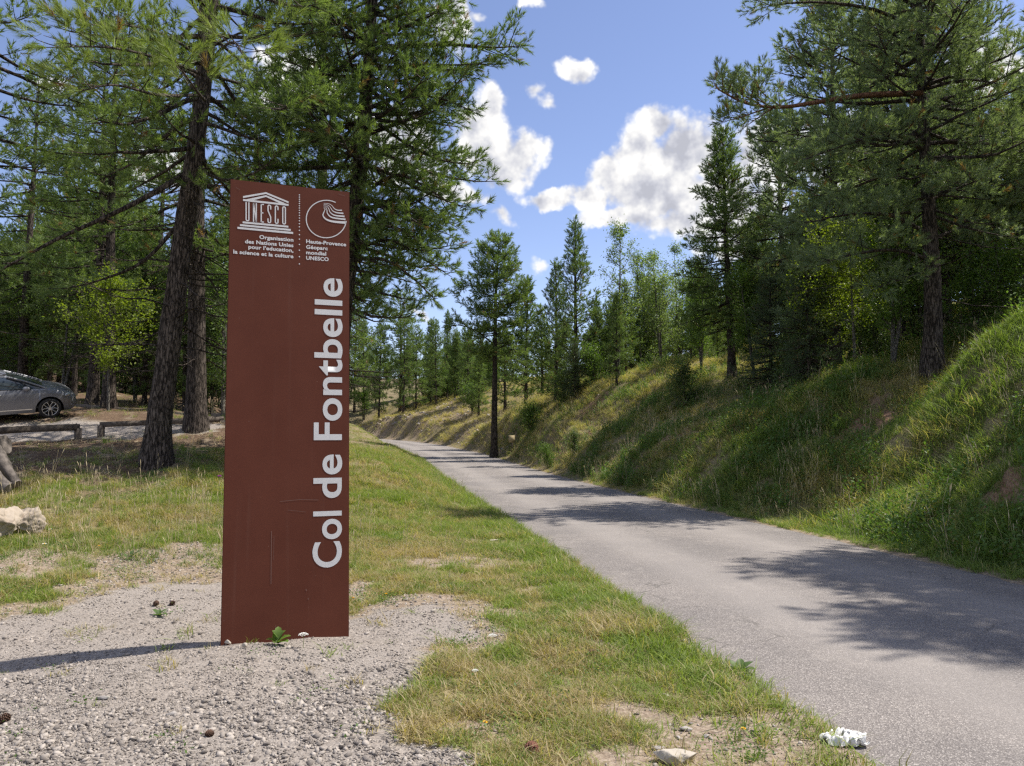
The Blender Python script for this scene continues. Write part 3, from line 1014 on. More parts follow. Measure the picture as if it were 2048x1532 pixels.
def pine(seed, H, r0, cb=0.35, R=2.5, prof=prof_cone, tpl='mid', size=0.24, whorl=0.55, nb=4, el=(-8, 48), spine=None, bark='bark', mat='needles',
         dead=0, sub=0.30, sublen=0.45, droop=0.25, curl=0.4, dens=1.0, sides=12, step=0.3, extra=None, drop=0.0, bark_d=0.05):
    rng = np.random.default_rng(seed)
    T = Tree(rng, tpl, size)
    spine = spine or straight((rng.normal(0, .012), rng.normal(0, .012)), 0.05, seed)
    T.trunk(H, r0, spine, sides, step, bark_d)
    z = cb * H
    az0 = rng.uniform(0, 6.28)
    while z < H * 0.97:
        t = (z / H - cb) / (1 - cb)
        k = nb if t < 0.85 else max(3, nb - 1)
        for j in range(k):
            if rng.random() < drop:
                continue
            a = az0 + j * 2 * PI / k + rng.normal(0, .35)
            L = max(0.25, R * prof(t) * rng.uniform(0.62, 1.12))
            e = math.radians(el[0] + (el[1] - el[0]) * t ** 1.3 + rng.normal(0, 8))
            d = np.array([math.cos(a) * math.cos(e), math.sin(a) * math.cos(e), math.sin(e)])
            zz = min(z + rng.uniform(-.12, .12) * whorl * 2, H * 0.985)
            T.branch(spine(zz), d, L, min(T.rad(zz) * 0.55, 0.012 + 0.013 * L), sub, sublen, curl, droop, bare=0.22 if L > 1 else 0.1, dens=dens)
        az0 += 0.9 + rng.normal(0, .3)
        z += whorl * rng.uniform(0.75, 1.25) * (1 - 0.35 * t)
    top = spine(H)
    for _ in range(6):
        T.shoot(top - UP * 0.1, UP + rng.normal(size=3) * 0.35, 1.0)
    for _ in range(dead):
        zz = rng.uniform(max(1.0, cb * H * 0.35), cb * H * 1.05)
        a, e = rng.uniform(0, 6.28), rng.uniform(-0.35, 0.25)
        T.branch(spine(zz), np.array([math.cos(a) * math.cos(e), math.sin(a) * math.cos(e), math.sin(e)]), R * rng.uniform(0.3, 0.8), 0.016, leafy=False, droop=0.5)
    if extra:
        extra(T, spine, rng)
    return T, bark, mat


def leaf_quads(rng, P, size, flat=0.5):
    n = len(P)
    nrm = rng.normal(size=(n, 3)) * flat
    nrm[:, 2] += 0.6
    nrm /= np.linalg.norm(nrm, axis=1)[:, None]
    a = np.cross(nrm, rng.normal(size=(n, 3)))
    a /= np.linalg.norm(a, axis=1)[:, None]
    b = np.cross(nrm, a)
    s = (size * rng.uniform(0.6, 1.25, n))[:, None]
    V = np.stack([P - a * s * 0.5, P + b * s * 0.34 + nrm * s * 0.1, P + a * s * 0.55, P - b * s * 0.34 + nrm * s * 0.1], 1).reshape(-1, 3)
    q = np.arange(n)[:, None] * 4
    Fc = np.concatenate([q + np.array([[0, 1, 2]]), q + np.array([[0, 2, 3]])])
    return V, Fc, np.repeat(np.clip(rng.normal(0.5, 0.25, n), 0, 1), 4)


class Broad:
    pass


def broadleaf(seed, H, r0, cb=0.3, R=1.8, n_br=26, leaves=7000, leaf=0.075, stems=1, up=(15, 60), bark='bark_grey', mat='leaf', prof=prof_round, clump=0.16, lean=(0, 0), sides=7):
    rng = np.random.default_rng(seed)
    B = Broad()
    wood, spots = [], []
    for s in range(stems):
        sx, sy = (rng.normal(0, 0.10, 2) + np.array(lean)) if stems > 1 else rng.normal(0, 0.02, 2) + np.array(lean)
        hs = H * (1 if s == 0 else rng.uniform(0.65, 0.98))
        sp = straight((sx, sy), 0.07, seed + s)
        n = max(6, int(hs / 0.35))
        t = np.linspace(0, 1, n)
        P = np.array([sp(tt * hs) for tt in t])
        P[0, 2] -= 0.2
        wood.append((*tube(P, r0 * (1 - t) ** 0.8 + 0.006, sides), 0))
        for k in range(n_br // stems):
            t_ = rng.uniform(0, 1)
            z = hs * (cb + (1 - cb) * t_ * 0.98)
            L = R * prof(t_) * rng.uniform(0.5, 1.1)
            a, e = rng.uniform(0, 6.28), math.radians(rng.uniform(*up))
            d = np.array([math.cos(a) * math.cos(e), math.sin(a) * math.cos(e), math.sin(e)])
            m_ = 5
            Q = [sp(z)]
            for i in range(m_):
                d = d + rng.normal(size=3) * 0.16 + UP * 0.05
                d /= np.linalg.norm(d)
                Q.append(Q[-1] + d * L / m_)
            Q = np.array(Q)
            wood.append((*tube(Q, np.linspace(max(0.006, r0 * 0.35 * (1 - t_ * .6)), 0.003, m_ + 1), 4), 0))
            spots.append(Q[-1])
            for i in range(1, m_ + 1):
                for _ in range(2):
                    dd = d + rng.normal(size=3) * 0.7
                    dd /= np.linalg.norm(dd)
                    ln = L * rng.uniform(0.18, 0.45)
                    e2 = Q[i] + dd * ln
                    wood.append((*tube(np.array([Q[i], (Q[i] + e2) / 2 + rng.normal(size=3) * .03, e2]), np.array([.005, .004, .002]), 3), 0))
                    for f in (0.3, 0.5, 0.7, 0.85, 1.0):
                        spots.append(Q[i] + (e2 - Q[i]) * f)
        spots.append(sp(hs))
    spots = np.array(spots)
    P = spots[rng.integers(0, len(spots), leaves)] + rng.normal(size=(leaves, 3)) * clump * rng.uniform(0.3, 1.2, (leaves, 1))
    B.V, B.F, B.tint = leaf_quads(rng, P, leaf)
    B.wood = wood
    B.crown_mesh = lambda name, m_, b: mesh_np(name, [(B.V, B.F, 0)], [m_], {'tint': B.tint})
    B.wood_mesh = lambda name, b: mesh_np(name, wood, [b], smooth_shade=True)
    return B, bark, mat


def meshes_of(t, name):
    T, bark, mat = t
    a, b = T.wood_mesh(name + '_trunk', M[bark]), T.crown_mesh(name + '_crown', M[mat], M[bark])
    TRI[0] += len(a.polygons) * 2 + len(b.polygons)
    return a, b


def plant_tree(name, label, cat, meshes, px, D, scale=1.0, rotz=0.0, group=None, xy=None, sz=None, sink=0.0):
    if xy is None:
        p = at(px, 872, D)
        x, y = p[0], D
    else:
        x, y = xy
    t = thing(name, label, cat, (x, y, ground_at(x, y) - sink), rotz, group)
    if sz:
        t.scale = (scale, scale, scale * sz)
    else:
        t.scale = (scale,) * 3
    link('trunk', meshes[0], t)
    link('crown', meshes[1], t)
    return t


def spine_px(pts, base, H):
    """trunk line through points (px, py, D) of the photograph; base is the tree's foot"""
    q = np.array([at(*p) for p in pts]) - np.array(base)
    q[0] = 0
    hs = np.linspace(0, H, 60)
    xs, ys = np.interp(hs, q[:, 2], q[:, 0]), np.interp(hs, q[:, 2], q[:, 1])
    k = np.hanning(13)
    k /= k.sum()
    xs = np.convolve(np.pad(xs, 6, 'edge'), k, 'valid')
    ys = np.convolve(np.pad(ys, 6, 'edge'), k, 'valid')
    return lambda h: np.array([float(np.interp(h, hs, xs)), float(np.interp(h, hs, ys)), h])


def foot(px, D, sink=0.0):
    x = at(px, 872, D)[0]
    return np.array([x, D, ground_at(x, D) - sink])


def path(pts, base):
    P = np.array([at(*p) for p in pts]) - np.array(base)
    return catmull(P, 4)


def ztop(py, D):
    return float(at(1024, py, D)[2])


# ---- the big leaning pine behind the sign's edge
b = foot(310, 14)
H = 15.5
sp = spine_px([(310, 930, 14), (345, 640, 14), (372, 430, 14), (398, 250, 14), (418, 60, 14), (432, -120, 14), (445, -420, 14), (450, -700, 14)], b, H)


def ex_lean(T, spine, rng):
    for pts, r in [([(368, 350, 14), (300, 390, 13.4), (220, 430, 13), (110, 480, 12.6), (0, 540, 12.3), (-60, 560, 12.2)], .055),
                   ([(372, 430, 14), (290, 520, 13.8), (200, 560, 13.5), (120, 580, 13.4)], .04),
                   ([(385, 330, 14), (450, 360, 13.5), (520, 340, 13.2), (560, 300, 13.0)], .03),
                   ([(360, 520, 14), (420, 560, 14.4), (440, 600, 14.6)], .025)]:
        T.dress(path(pts, b), r, sub=.34, sublen=.26, bare=.4, dens=.8)


big = pine(11, H, .215, cb=.34, R=3.2, prof=prof_column, tpl='hi', size=.24, whorl=.6, nb=4, el=(-18, 35), spine=sp, dead=26, sides=22, step=.14, drop=.38, bark_d=.07,
           sub=.30, sublen=.42, dens=1.1, extra=ex_lean)
mb_ = meshes_of(big, 'leaning_pine')
lean_pine = plant_tree('pine_tree', 'big leaning pine with thick dark trunk between the wooden rails and the brown sign', 'pine tree', mb_, 0, 0, xy=(b[0], b[1]), group='tall pines')
# its sunlit boughs that hang towards the camera
T = Tree(np.random.default_rng(5), 'near', .31)
for pts in [[(408, 150, 13.6), (330, 120, 11.6), (220, 95, 10.2), (85, 95, 9.2)], [(402, 190, 13.5), (320, 190, 11.6), (230, 170, 10.2), (150, 185, 9.6)],
            [(412, 140, 13.4), (440, 100, 11.6), (470, 85, 10.4), (490, 120, 9.8)], [(410, 200, 13.2), (400, 190, 11.6), (385, 170, 10.4), (350, 120, 9.9)],
            [(412, 120, 13.4), (330, 70, 12), (250, 50, 10.8), (180, 50, 10)]]:
    T.dress(path(pts, b), .028, sub=.34, sublen=.30, bare=.36, dens=.62, upright=.3)
link('bough', T.wood_mesh('bough_wood', M['bark']), lean_pine)
lb = link('needle_spray', T.crown_mesh('bough_needles', M['needles_bright'], M['bark']), lean_pine)
lb['label'] = 'bright sunlit boughs of long yellow green needles'
TRI[0] += len(lb.data.polygons)

# ---- the pine that rises behind the sign, its dense crown hanging to the right
b = foot(664, 16)
H = 14.5
sp = spine_px([(664, 905, 16), (684, 620, 16), (703, 470, 16), (716, 390, 16), (738, 120, 16), (748, -60, 16), (755, -500, 16)], b, H)


def ex_sign(T, spine, rng):
    for pts, r in [([(740, 100, 16), (830, 90, 15.6), (920, 90, 15.2), (985, 95, 15), (1040, 92, 14.9)], .05),
                   ([(738, 140, 16), (830, 130, 15.7), (900, 130, 15.5), (985, 128, 15.3)], .04),
                   ([(730, 220, 16), (810, 190, 15.6), (890, 200, 15.3), (950, 225, 15.2)], .045),
                   ([(720, 330, 16), (800, 290, 15.7), (880, 320, 15.4), (950, 330, 15.3)], .045),
                   ([(712, 430, 16), (790, 400, 15.6), (840, 440, 15.4), (880, 475, 15.3)], .045),
                   ([(708, 500, 16), (780, 480, 15.7), (850, 520, 15.5), (905, 555, 15.4)], .04), ([(704, 520, 16), (770, 520, 15.4), (830, 560, 15.2), (870, 600, 15.2)], .04),
                   ([(712, 400, 16), (790, 350, 15.3), (860, 380, 15.0), (900, 410, 15)], .04), ([(706, 470, 16), (760, 450, 15.2), (820, 470, 14.8), (850, 500, 14.8)], .04),
                   ([(742, 60, 16), (800, 30, 15.6), (850, 20, 15.2), (900, 30, 15)], .04),
                   ([(706, 540, 16), (770, 550, 16.5), (840, 570, 17)], .03),
                   ([(715, 250, 16), (650, 220, 14.6), (590, 215, 13.4), (540, 220, 12.4)], .04)]:
        T.dress(path(pts, b), r, sub=.20, sublen=.46, bare=.12, dens=1.15)


m_sign = meshes_of(pine(21, H, .24, cb=.25, R=2.7, prof=prof_column, tpl='hi', size=.23, whorl=.40, nb=6, el=(-16, 38), spine=sp, dead=10, sides=16, step=.2, droop=.30, drop=.08, sub=.28, sublen=.5, dens=1.0, extra=ex_sign), 'sign_pine')
plant_tree('pine_tree', 'tall dense pine whose trunk rises just behind the top of the brown sign', 'pine tree', m_sign, 0, 0, xy=(b[0], b[1]), group='tall pines')

# ---- other tall pines of the left wood (two meshes, turned and scaled)
TP = [meshes_of(pine(31, 14, .22, cb=.30, R=2.8, prof=prof_round, tpl='mid', size=.27, whorl=.6, nb=4, el=(-18, 40), dead=26, drop=.36, dens=.95, sides=14, step=.22), 'tall_pine_a'),
      meshes_of(pine(32, 14, .20, cb=.26, R=2.6, prof=prof_column, tpl='mid', size=.27, whorl=.62, nb=4, el=(-20, 40), dead=30, drop=.40, dens=.95, sides=14, step=.22), 'tall_pine_b')]
for v, px, D, sc, rz, lab in [
    (0, 392, 18.5, 1.05, .4, 'straight pine with bare dark trunk standing between the leaning pine and the sign'),
    (1, 216, 27, 1.05, 2.1, 'thick dark pine trunk behind the rail right of the grey car'),
    (0, 182, 28, .92, 3.3, 'slimmer black pine trunk close beside the thick one by the car'),
    (1, 632, 22, 1.1, 4.4, 'pine whose dark trunk shows above the middle of the brown sign'),
    (0, -130, 15.5, .95, 5.2, 'pine at the edge of the picture with branches hanging over the old log'),
    (1, 40, 33, 1.0, 1.1, 'pine standing in the wood behind the bonnet of the grey car'),
    (0, 500, 30, 1.05, 2.7, 'pine in the wood hidden behind the upper part of the brown sign'),
    (1, 300, 36, .98, 0.2, 'distant pine between the two dark trunks and the leaning pine')]:
    plant_tree('pine_tree', lab, 'pine tree', TP[v], px, D, sc, rz, 'tall pines')

# ---- the big pines on the right bank
b = foot(1870, 17.7)
H = 10.6
sp = spine_px([(1870, 735, 17.7), (1866, 560, 17.7), (1855, 380, 17.7), (1845, 200, 17.7), (1838, 0, 17.7), (1830, -400, 17.7)], b, H)


def ex_right(T, spine, rng):
    for pts, r in [([(1860, 470, 17.7), (1780, 430, 17), (1690, 430, 16.4), (1600, 450, 16)], .05), ([(1862, 520, 17.7), (1790, 500, 16.8), (1700, 510, 16), (1640, 530, 15.6)], .045),
                   ([(1858, 400, 17.7), (1930, 370, 18.4), (2000, 370, 19), (2070, 390, 19.4)], .05), ([(1862, 480, 17.7), (1940, 450, 18.6), (2010, 460, 19.3), (2080, 490, 19.8)], .045),
                   ([(1856, 330, 17.7), (1930, 290, 18.2), (2010, 280, 18.6), (2090, 300, 18.8)], .045),
                   ([(1850, 280, 17.7), (1770, 270, 16.8), (1690, 290, 16.2), (1610, 320, 15.8)], .05), ([(1845, 180, 17.7), (1930, 160, 16.8), (2010, 170, 16)], .045),
                   ([(1840, 60, 17.7), (1750, 20, 17), (1650, 5, 16.6), (1560, 8, 16.4), (1520, 18, 16.3)], .045), ([(1860, 540, 17.7), (1800, 560, 17), (1740, 580, 16.5)], .03)]:
        T.dress(path(pts, b), r, sub=.2, sublen=.40, bare=.2, dens=1.3)


m_right = meshes_of(pine(41, H, .21, cb=.35, R=2.9, prof=prof_column, tpl='hi', size=.23, whorl=.43, nb=6, el=(-10, 40), spine=sp, mat='needles_blue', dead=10, sides=16, step=.2, drop=.08, sub=.27, sublen=.52, dens=1.05, extra=ex_right), 'bank_pine')
rp = plant_tree('pine_tree', 'large pine with thick dark trunk on the grassy bank above the road', 'pine tree', m_right, 0, 0, xy=(b[0], b[1]), group='pines on the bank')
T = Tree(np.random.default_rng(6), 'hi', .20)
T.dress(path([(1848, 186, 17.7), (1730, 190, 17), (1640, 203, 16.6), (1560, 214, 16.3), (1490, 206, 16.0), (1430, 175, 15.9)], b), .075, sub=.15, sublen=.24, bare=.60, dens=1.3, upright=.5, flat=.4)
for pts in [[(1560, 213, 16.3), (1520, 180, 16), (1518, 145, 16)], [(1540, 214, 16.3), (1480, 235, 15.8), (1440, 245, 15.7)], [(1520, 210, 16.2), (1460, 175, 16.4), (1440, 150, 16.5)],
            [(1540, 212, 16.3), (1500, 190, 16.6), (1470, 160, 16.8)], [(1550, 214, 16.3), (1510, 240, 16.6), (1490, 255, 16.7)]]:
    T.dress(path(pts, b), .016, sub=.11, sublen=.42, bare=.2, dens=1.3, upright=.4, flat=.4)
tag(link('limb', T.wood_mesh('red_limb', M['bark_red']), rp), 'long bare reddish limb reaching towards the sky gap')
link('needle_spray', T.crown_mesh('limb_needles', M['needles_blue'], M['bark_red']), rp)

BP = [meshes_of(pine(43, 11, .17, cb=.20, R=3.0, prof=prof_column, tpl='mid', size=.25, whorl=.46, nb=6, el=(-14, 42), mat='needles_blue', dead=8, drop=.10, sublen=.5, dens=1.2), 'bank_pine_a'),
      meshes_of(pine(44, 11, .15, cb=.16, R=2.3, prof=prof_column, tpl='mid', size=.25, whorl=.44, nb=6, el=(-14, 45), mat='needles_blue', dead=8, drop=.10, sublen=.5, dens=1.2), 'bank_pine_b')]
for v, xy, sc, rz, lab in [
    (1, (at(1650, 0, 24)[0], 24), 1.18, .7, 'narrow tall pine with thin trunk left of the large pine on the bank'),
    (0, (12.6, 11.0), 1.0, 2.0, 'pine past the picture edge that shades the nearest part of the bank'),
    (0, (10.6, 8.4), .88, 4.0, 'pine beside the camera whose branches shade the near road edge'),
    (0, (19, 24), 1.0, 3.0, 'pine on the slope behind the large pine, reaching the top corner'),
    (1, (13.4, 26.5), 1.12, 1.2, 'pine uphill between the narrow tall pine and the large pine'),
    (0, (22, 31), .95, 5.0, 'pine higher on the wooded slope above the sunlit grass'),
    (0, (14.8, 26.2), 1.1, 2.2, 'pine directly behind the large pine, filling its crown gaps'),
    (0, (17.0, 20.6), 1.05, 0.9, 'pine behind the sunny shrubs on top of the bank'),
    (1, (10.6, 29.5), .95, 2.5, 'pine in the gap right of the conical pine')]:
    plant_tree('pine_tree', lab, 'pine tree', BP[v], 0, 0, sc, rz, 'pines on the bank', xy=xy)

# ---- the conical pine and the pines along the slope
b = foot(1467, 31)
sp = spine_px([(1467, 758, 31), (1458, 600, 31), (1452, 480, 31), (1445, 265, 31)], b, 11)
H = ztop(262, 31) - b[2]
plant_tree('pine_tree', 'conical dark pine with clear lower trunk standing alone against the big cloud', 'pine tree',
           meshes_of(pine(51, H, .16, cb=.20, R=2.55, prof=prof_cone, tpl='mid', size=.23, whorl=.36, nb=6, el=(-14, 50), spine=sp, dead=10, sub=.22, dens=1.2, drop=.10), 'conical_pine'), 0, 0, xy=(b[0], b[1]), group='pines on the slope')

b = foot(988, 45)
H = ztop(466, 45) - b[2]


def ex_mid(T, spine, rng):
    for pts, r in [([(990, 690, 45), (950, 660, 44.5), (915, 650, 44), (900, 655, 44)], .05), ([(990, 700, 45), (1020, 690, 44.5), (1040, 720, 44.2), (1045, 750, 44)], .05),
                   ([(990, 640, 45), (1030, 600, 44.5), (1052, 570, 44.5)], .04), ([(989, 720, 45), (1015, 715, 44), (1030, 740, 43.7)], .04), ([(990, 600, 45), (940, 570, 44.6), (915, 590, 44.5)], .04)]:
        T.dress(path(pts, b), r, sub=.2, sublen=.55, bare=.2, dens=1.5)


plant_tree('pine_tree', 'ragged pine with tall bare trunk right beside the road edge', 'pine tree',
           meshes_of(pine(52, H, .20, cb=.44, R=1.95, prof=prof_round, tpl='mid', size=.27, whorl=.45, nb=6, el=(-10, 45), dead=12, drop=.10, dens=1.5, sub=.24, sublen=.52, extra=ex_mid,
                          spine=spine_px([(988, 882, 45), (990, 700, 45), (991, 600, 45), (998, 466, 45)], b, 14)), 'ragged_pine'), 0, 0, xy=(b[0], b[1]), group='pines on the slope')

YP = [meshes_of(pine(61, 9.5, .12, cb=.05, R=2.1, prof=prof_cone, tpl='mid', size=.26, whorl=.5, nb=5, el=(2, 62), droop=.05, curl=.6, drop=.06), 'young_pine_a'),
      meshes_of(pine(62, 9.0, .11, cb=.10, R=1.7, prof=prof_cone, tpl='low', size=.28, whorl=.5, nb=5, el=(0, 60), droop=.05, curl=.6, drop=.08), 'young_pine_b'),
      meshes_of(pine(63, 11, .13, cb=.14, R=1.8, prof=prof_round, tpl='low', size=.30, whorl=.55, nb=5, el=(-8, 50), dead=8, drop=.12), 'slim_pine'),
      meshes_of(pine(64, 12, .16, cb=.32, R=2.7, prof=prof_round, tpl='low', size=.31, whorl=.6, nb=5, el=(-8, 40), dead=8, drop=.15), 'broad_pine')]


def tree_to_top(name, label, mv, h0, px, D, toppy, rz, group, wide=1.0):
    x = at(px, 872, D)[0]
    h = ztop(toppy, D) - ground_at(x, D)
    s = h / h0
    t = plant_tree(name, label, 'pine tree', mv, px, D, s * wide, rz, group)
    t.scale = (s * wide, s * wide, s)
    return t


for v, h0, px, D, top, rz, w, lab in [
    (0, 9.5, 1155, 42, 438, .3, 1.0, 'upright young pine with pointed top between the small cloud and the thin birch'),
    (0, 9.5, 1112, 46, 520, 2.0, 1.0, 'shorter pointed pine touching the left side of the upright young pine'),
    (1, 9.0, 1052, 55, 556, 1.2, 1.1, 'small pine peeping out right of the ragged pine'),
    (1, 9.0, 1195, 44, 600, 3.2, 1.2, 'low bushy pine under the thin birch on the slope'),
    (1, 9.0, 1085, 50, 610, 4.2, 1.2, 'low pine between the ragged pine and the pointed pines'),
    (1, 9.0, 893, 85, 622, 0.8, .55, 'thin pale young pine poking above the far wood against the sky'),
    (3, 12., 800, 86, 585, 1.5, 1.1, 'broad topped pine rising above the small pines beside the far road bend'),
    (2, 11., 727, 90, 640, 2.2, .9, 'slim pine with straight thin trunk nearest the sign beside the far bend'),
    (2, 11., 708, 93, 620, 4.1, 1.0, 'slim pine half hidden by the edge of the sign at the far bend'),
    (2, 11., 757, 84, 650, 5.0, .9, 'slim pine between the straight thin trunk and the broad topped pine'),
    (2, 11., 806, 79, 640, 0.1, .9, 'slim pine at the foot of the bare rocky bank'),
    (2, 11., 832, 82, 655, 3.4, 1.0, 'slim pine just above the left end of the bare rocky bank'),
    (2, 11., 872, 75, 640, 1.9, .85, 'slim pine with leaning foot on top of the bare rocky bank'),
    (2, 11., 912, 77, 660, 2.9, .9, 'slim pine above the middle of the bare rocky bank'),
    (2, 11., 935, 72, 650, 0.5, 1.0, 'slim pine at the right end of the bare rocky bank'),
    (1, 9.0, 957, 66, 700, 2.5, 1.3, 'round low pine bush left of the ragged pine trunk'),
    (1, 9.0, 858, 88, 640, 2.1, 1.0, 'pointed pine in the second row of the far wood'),
    (1, 9.0, 1010, 62, 640, 4.1, 1.3, 'bushy pine behind the ragged pine trunk'),
    (1, 9.0, 1385, 38, 560, 1.0, 1.0, 'small pointed pine left of the conical pine'),
    (1, 9.0, 1300, 46, 610, 1.7, 1.2, 'low pine beneath the pale birches')]:
    tree_to_top('pine_tree', lab, YP[v], h0, px, D, top, rz, 'pines on the slope' if px > 960 else 'pines of the far wood', w)

# young spruce under the bank pines
SPM = meshes_of(pine(71, 3.6, .05, cb=.04, R=1.15, prof=prof_cone, tpl='spruce', size=.17, whorl=.20, nb=6, el=(-18, 30), mat='spruce', droop=.25, curl=.15, sub=.13, sublen=.5, dens=1.3), 'young_spruce')
for px, D, sc, rz, lab in [(1622, 21.5, 1.1, .4, 'young spruce with flat layered branches on the shaded bank'), (1545, 25.5, 1.15, 2.4, 'dark young spruce between the conical pine and the layered spruce'), (1150, 40, .8, 1.0, 'tiny spruce low on the slope below the upright young pine')]:
    plant_tree('spruce_tree', lab, 'spruce tree', SPM, px, D, sc, rz, 'young spruces')

# ---- broadleaved trees
BL = {'birch': meshes_of(broadleaf(81, 8.0, .07, .26, 1.45, 34, 3200, .095, mat='leaf_pale', clump=.13, up=(15, 60)), 'thin_birch'),
      'pale': meshes_of(broadleaf(82, 7.0, .06, .16, 2.5, 54, 9500, .095, stems=3, mat='leaf_pale', clump=.2, up=(10, 60)), 'pale_birch'),
      'green': meshes_of(broadleaf(83, 5.5, .06, .22, 1.6, 40, 8500, .085, stems=2, mat='leaf'), 'green_sapling'),
      'yellow': meshes_of(broadleaf(84, 5.0, .05, .30, 1.7, 34, 6500, .095, mat='leaf_yellow', up=(0, 40)), 'bright_sapling'),
      'dark': meshes_of(broadleaf(85, 6.5, .06, .18, 2.0, 46, 11000, .085, stems=2, mat='leaf_dark'), 'dark_tree'),
      'shrub': meshes_of(broadleaf(86, 1.7, .02, .05, .95, 36, 5200, .062, stems=4, mat='leaf', clump=.13), 'shrub'),
      'shrub_dark': meshes_of(broadleaf(87, 1.5, .02, .05, .95, 36, 5200, .055, stems=4, mat='leaf_dark', clump=.13), 'shrub_dark')}
for k, px, D, sc, rz, name, cat, lab, grp in [
    ('birch', 1238, 37, .98, .3, 'birch_tree', 'tree', 'thin tall birch with sparse leaves against the lower cloud', 'broadleaved trees'),
    ('pale', 1325, 42, .98, 1.2, 'birch_tree', 'tree', 'pale green birch with slanting trunk right of the thin tall birch', 'broadleaved trees'),
    ('birch', 1285, 43, .9, 2.5, 'birch_tree', 'tree', 'slim birch in the gap between the two taller birches', 'broadleaved trees'),
    ('pale', 1362, 45, .95, 3.8, 'birch_tree', 'tree', 'pale bushy birch touching the conical pine', 'broadleaved trees'),
    ('green', 1512, 29, .8, 0.3, 'sapling_tree', 'sapling', 'leafy sapling right behind the conical pine trunk', 'saplings'),
    ('green', 1405, 34, .8, 1.3, 'sapling_tree', 'sapling', 'leafy sapling left of the conical pine trunk', 'saplings'),
    ('yellow', 1715, 20.2, .8, 1.0, 'sapling_tree', 'sapling', 'sunlit yellow green sapling left of the large bank pine', 'saplings'),
    ('green', 1790, 19, .85, 2.2, 'sapling_tree', 'sapling', 'sapling with pale thin trunk close to the large bank pine', 'saplings'),
    ('yellow', 1655, 21.6, .75, 4.0, 'sapling_tree', 'sapling', 'sapling with bright leaves behind the layered spruce', 'saplings'),
    ('yellow', 215, 24, .86, 0.2, 'sapling_tree', 'sapling', 'bright yellow green sapling lit by the sun above the rails', 'saplings'),
    ('dark', 120, 30, 1.0, 0.8, 'broadleaf_tree', 'tree', 'leafy tree right above the bonnet of the grey car', 'broadleaved trees'),
    ('green', 268, 31, 1.1, 1.8, 'broadleaf_tree', 'tree', 'slender leafy tree between the dark trunks and the leaning pine', 'broadleaved trees'),
    ('dark', 445, 26, .95, 2.6, 'broadleaf_tree', 'tree', 'leafy tree beside the edge of the sign at mid height', 'broadleaved trees'),
    ('dark', 20, 38, 1.2, 3.4, 'broadleaf_tree', 'tree', 'leafy tree behind the roof of the grey car', 'broadleaved trees'),
    ('green', 60, 34, .9, 0.4, 'broadleaf_tree', 'tree', 'lighter leafy tree between the car roof and the dark trunks', 'broadleaved trees'),
    ('dark', 340, 40, 1.1, 4.6, 'broadleaf_tree', 'tree', 'leafy tree deep in the wood behind the leaning pine', 'broadleaved trees')]:
    plant_tree(name, lab, cat, BL[k], px, D, sc, rz, grp)
for k, px, D, sc, rz, lab in [
    ('shrub', 1062, 42, 1.0, .2, 'round green shrub on the slope right of the ragged pine'), ('shrub', 1190, 40, 1.1, 1.4, 'green shrub under the upright young pine'),
    ('shrub_dark', 1130, 41, 1.2, 2.4, 'dark shrub at the foot of the pointed pines'), ('shrub_dark', 1370, 29, 1.0, 3.1, 'dark shrub on the slope left below the conical pine'),
    ('shrub', 1960, 19.5, 1.2, 4.3, 'sunny shrub on top of the bank right of the large pine'), ('shrub', 2040, 18.5, 1.1, 5.5, 'sunny shrub at the very end of the bank top'),
    ('shrub_dark', 1590, 24.5, 1.2, 0.6, 'dark shrub beside the layered spruce'), ('shrub_dark', 1760, 21, 1.0, 1.9, 'dark shrub in the shade under the large pine'),
    ('shrub', 1095, 33, .55, 1.2, 'low green bush over the ditch beside the road'), ('shrub_dark', 1150, 31.5, .6, 2.2, 'low dark bush hanging above the road ditch'),
    ('shrub', 945, 68, 1.5, 2.0, 'green shrub on the far rocky bank'), ('shrub_dark', 350, 33, 1.3, 3.0, 'shrub behind the far rail by the leaning pine'), ('shrub', 200, 31, .8, 1.0, 'small shrub under the bright sapling')]:
    plant_tree('shrub', lab, 'shrub', BL[k], px, D, sc, rz, 'shrubs')


# ---- the wood beyond: one mass of trees nobody could count
def joined(meshes_, name):
    parts, mats, off, tint = [], [], 0, []
    for m_ in meshes_:
        n = len(m_.vertices)
        co = np.empty(n * 3, np.float32)
        m_.vertices.foreach_get('co', co)
        k = len(m_.polygons)
        st, tot, mi = np.empty(k, np.int32), np.empty(k, np.int32), np.empty(k, np.int32)
        m_.polygons.foreach_get('loop_start', st)
        m_.polygons.foreach_get('loop_total', tot)
        m_.polygons.foreach_get('material_index', mi)
        vi = np.empty(len(m_.loops), np.int32)
        m_.loops.foreach_get('vertex_index', vi)
        first = True
        for sz_ in (3, 4):
            for mm in np.unique(mi):
                q = (tot == sz_) & (mi == mm)
                if q.any():
                    Fc = np.stack([vi[st[q] + j] for j in range(sz_)], 1)
                    parts.append((co.reshape(-1, 3) if first else np.zeros((0, 3)), Fc if first else Fc - n, len(mats) + int(mm)))
                    first = False
        if 'tint' in m_.attributes:
            a = np.empty(n, np.float32)
            m_.attributes['tint'].data.foreach_get('value', a)
            tint.append(a)
        else:
            tint.append(np.full(n, .5))
        mats += list(m_.materials)
    return mesh_np(name, parts, mats, {'tint': np.concatenate(tint)})


WOOD = [joined(YP[1], 'wood_a'), joined(YP[2], 'wood_b'), joined(YP[3], 'wood_c'), joined(BL['dark'], 'wood_d'), joined(BL['green'], 'wood_e'), joined(BL['shrub_dark'], 'wood_f')]
rng = np.random.default_rng(91)
wp, wi, ws = [], [], []


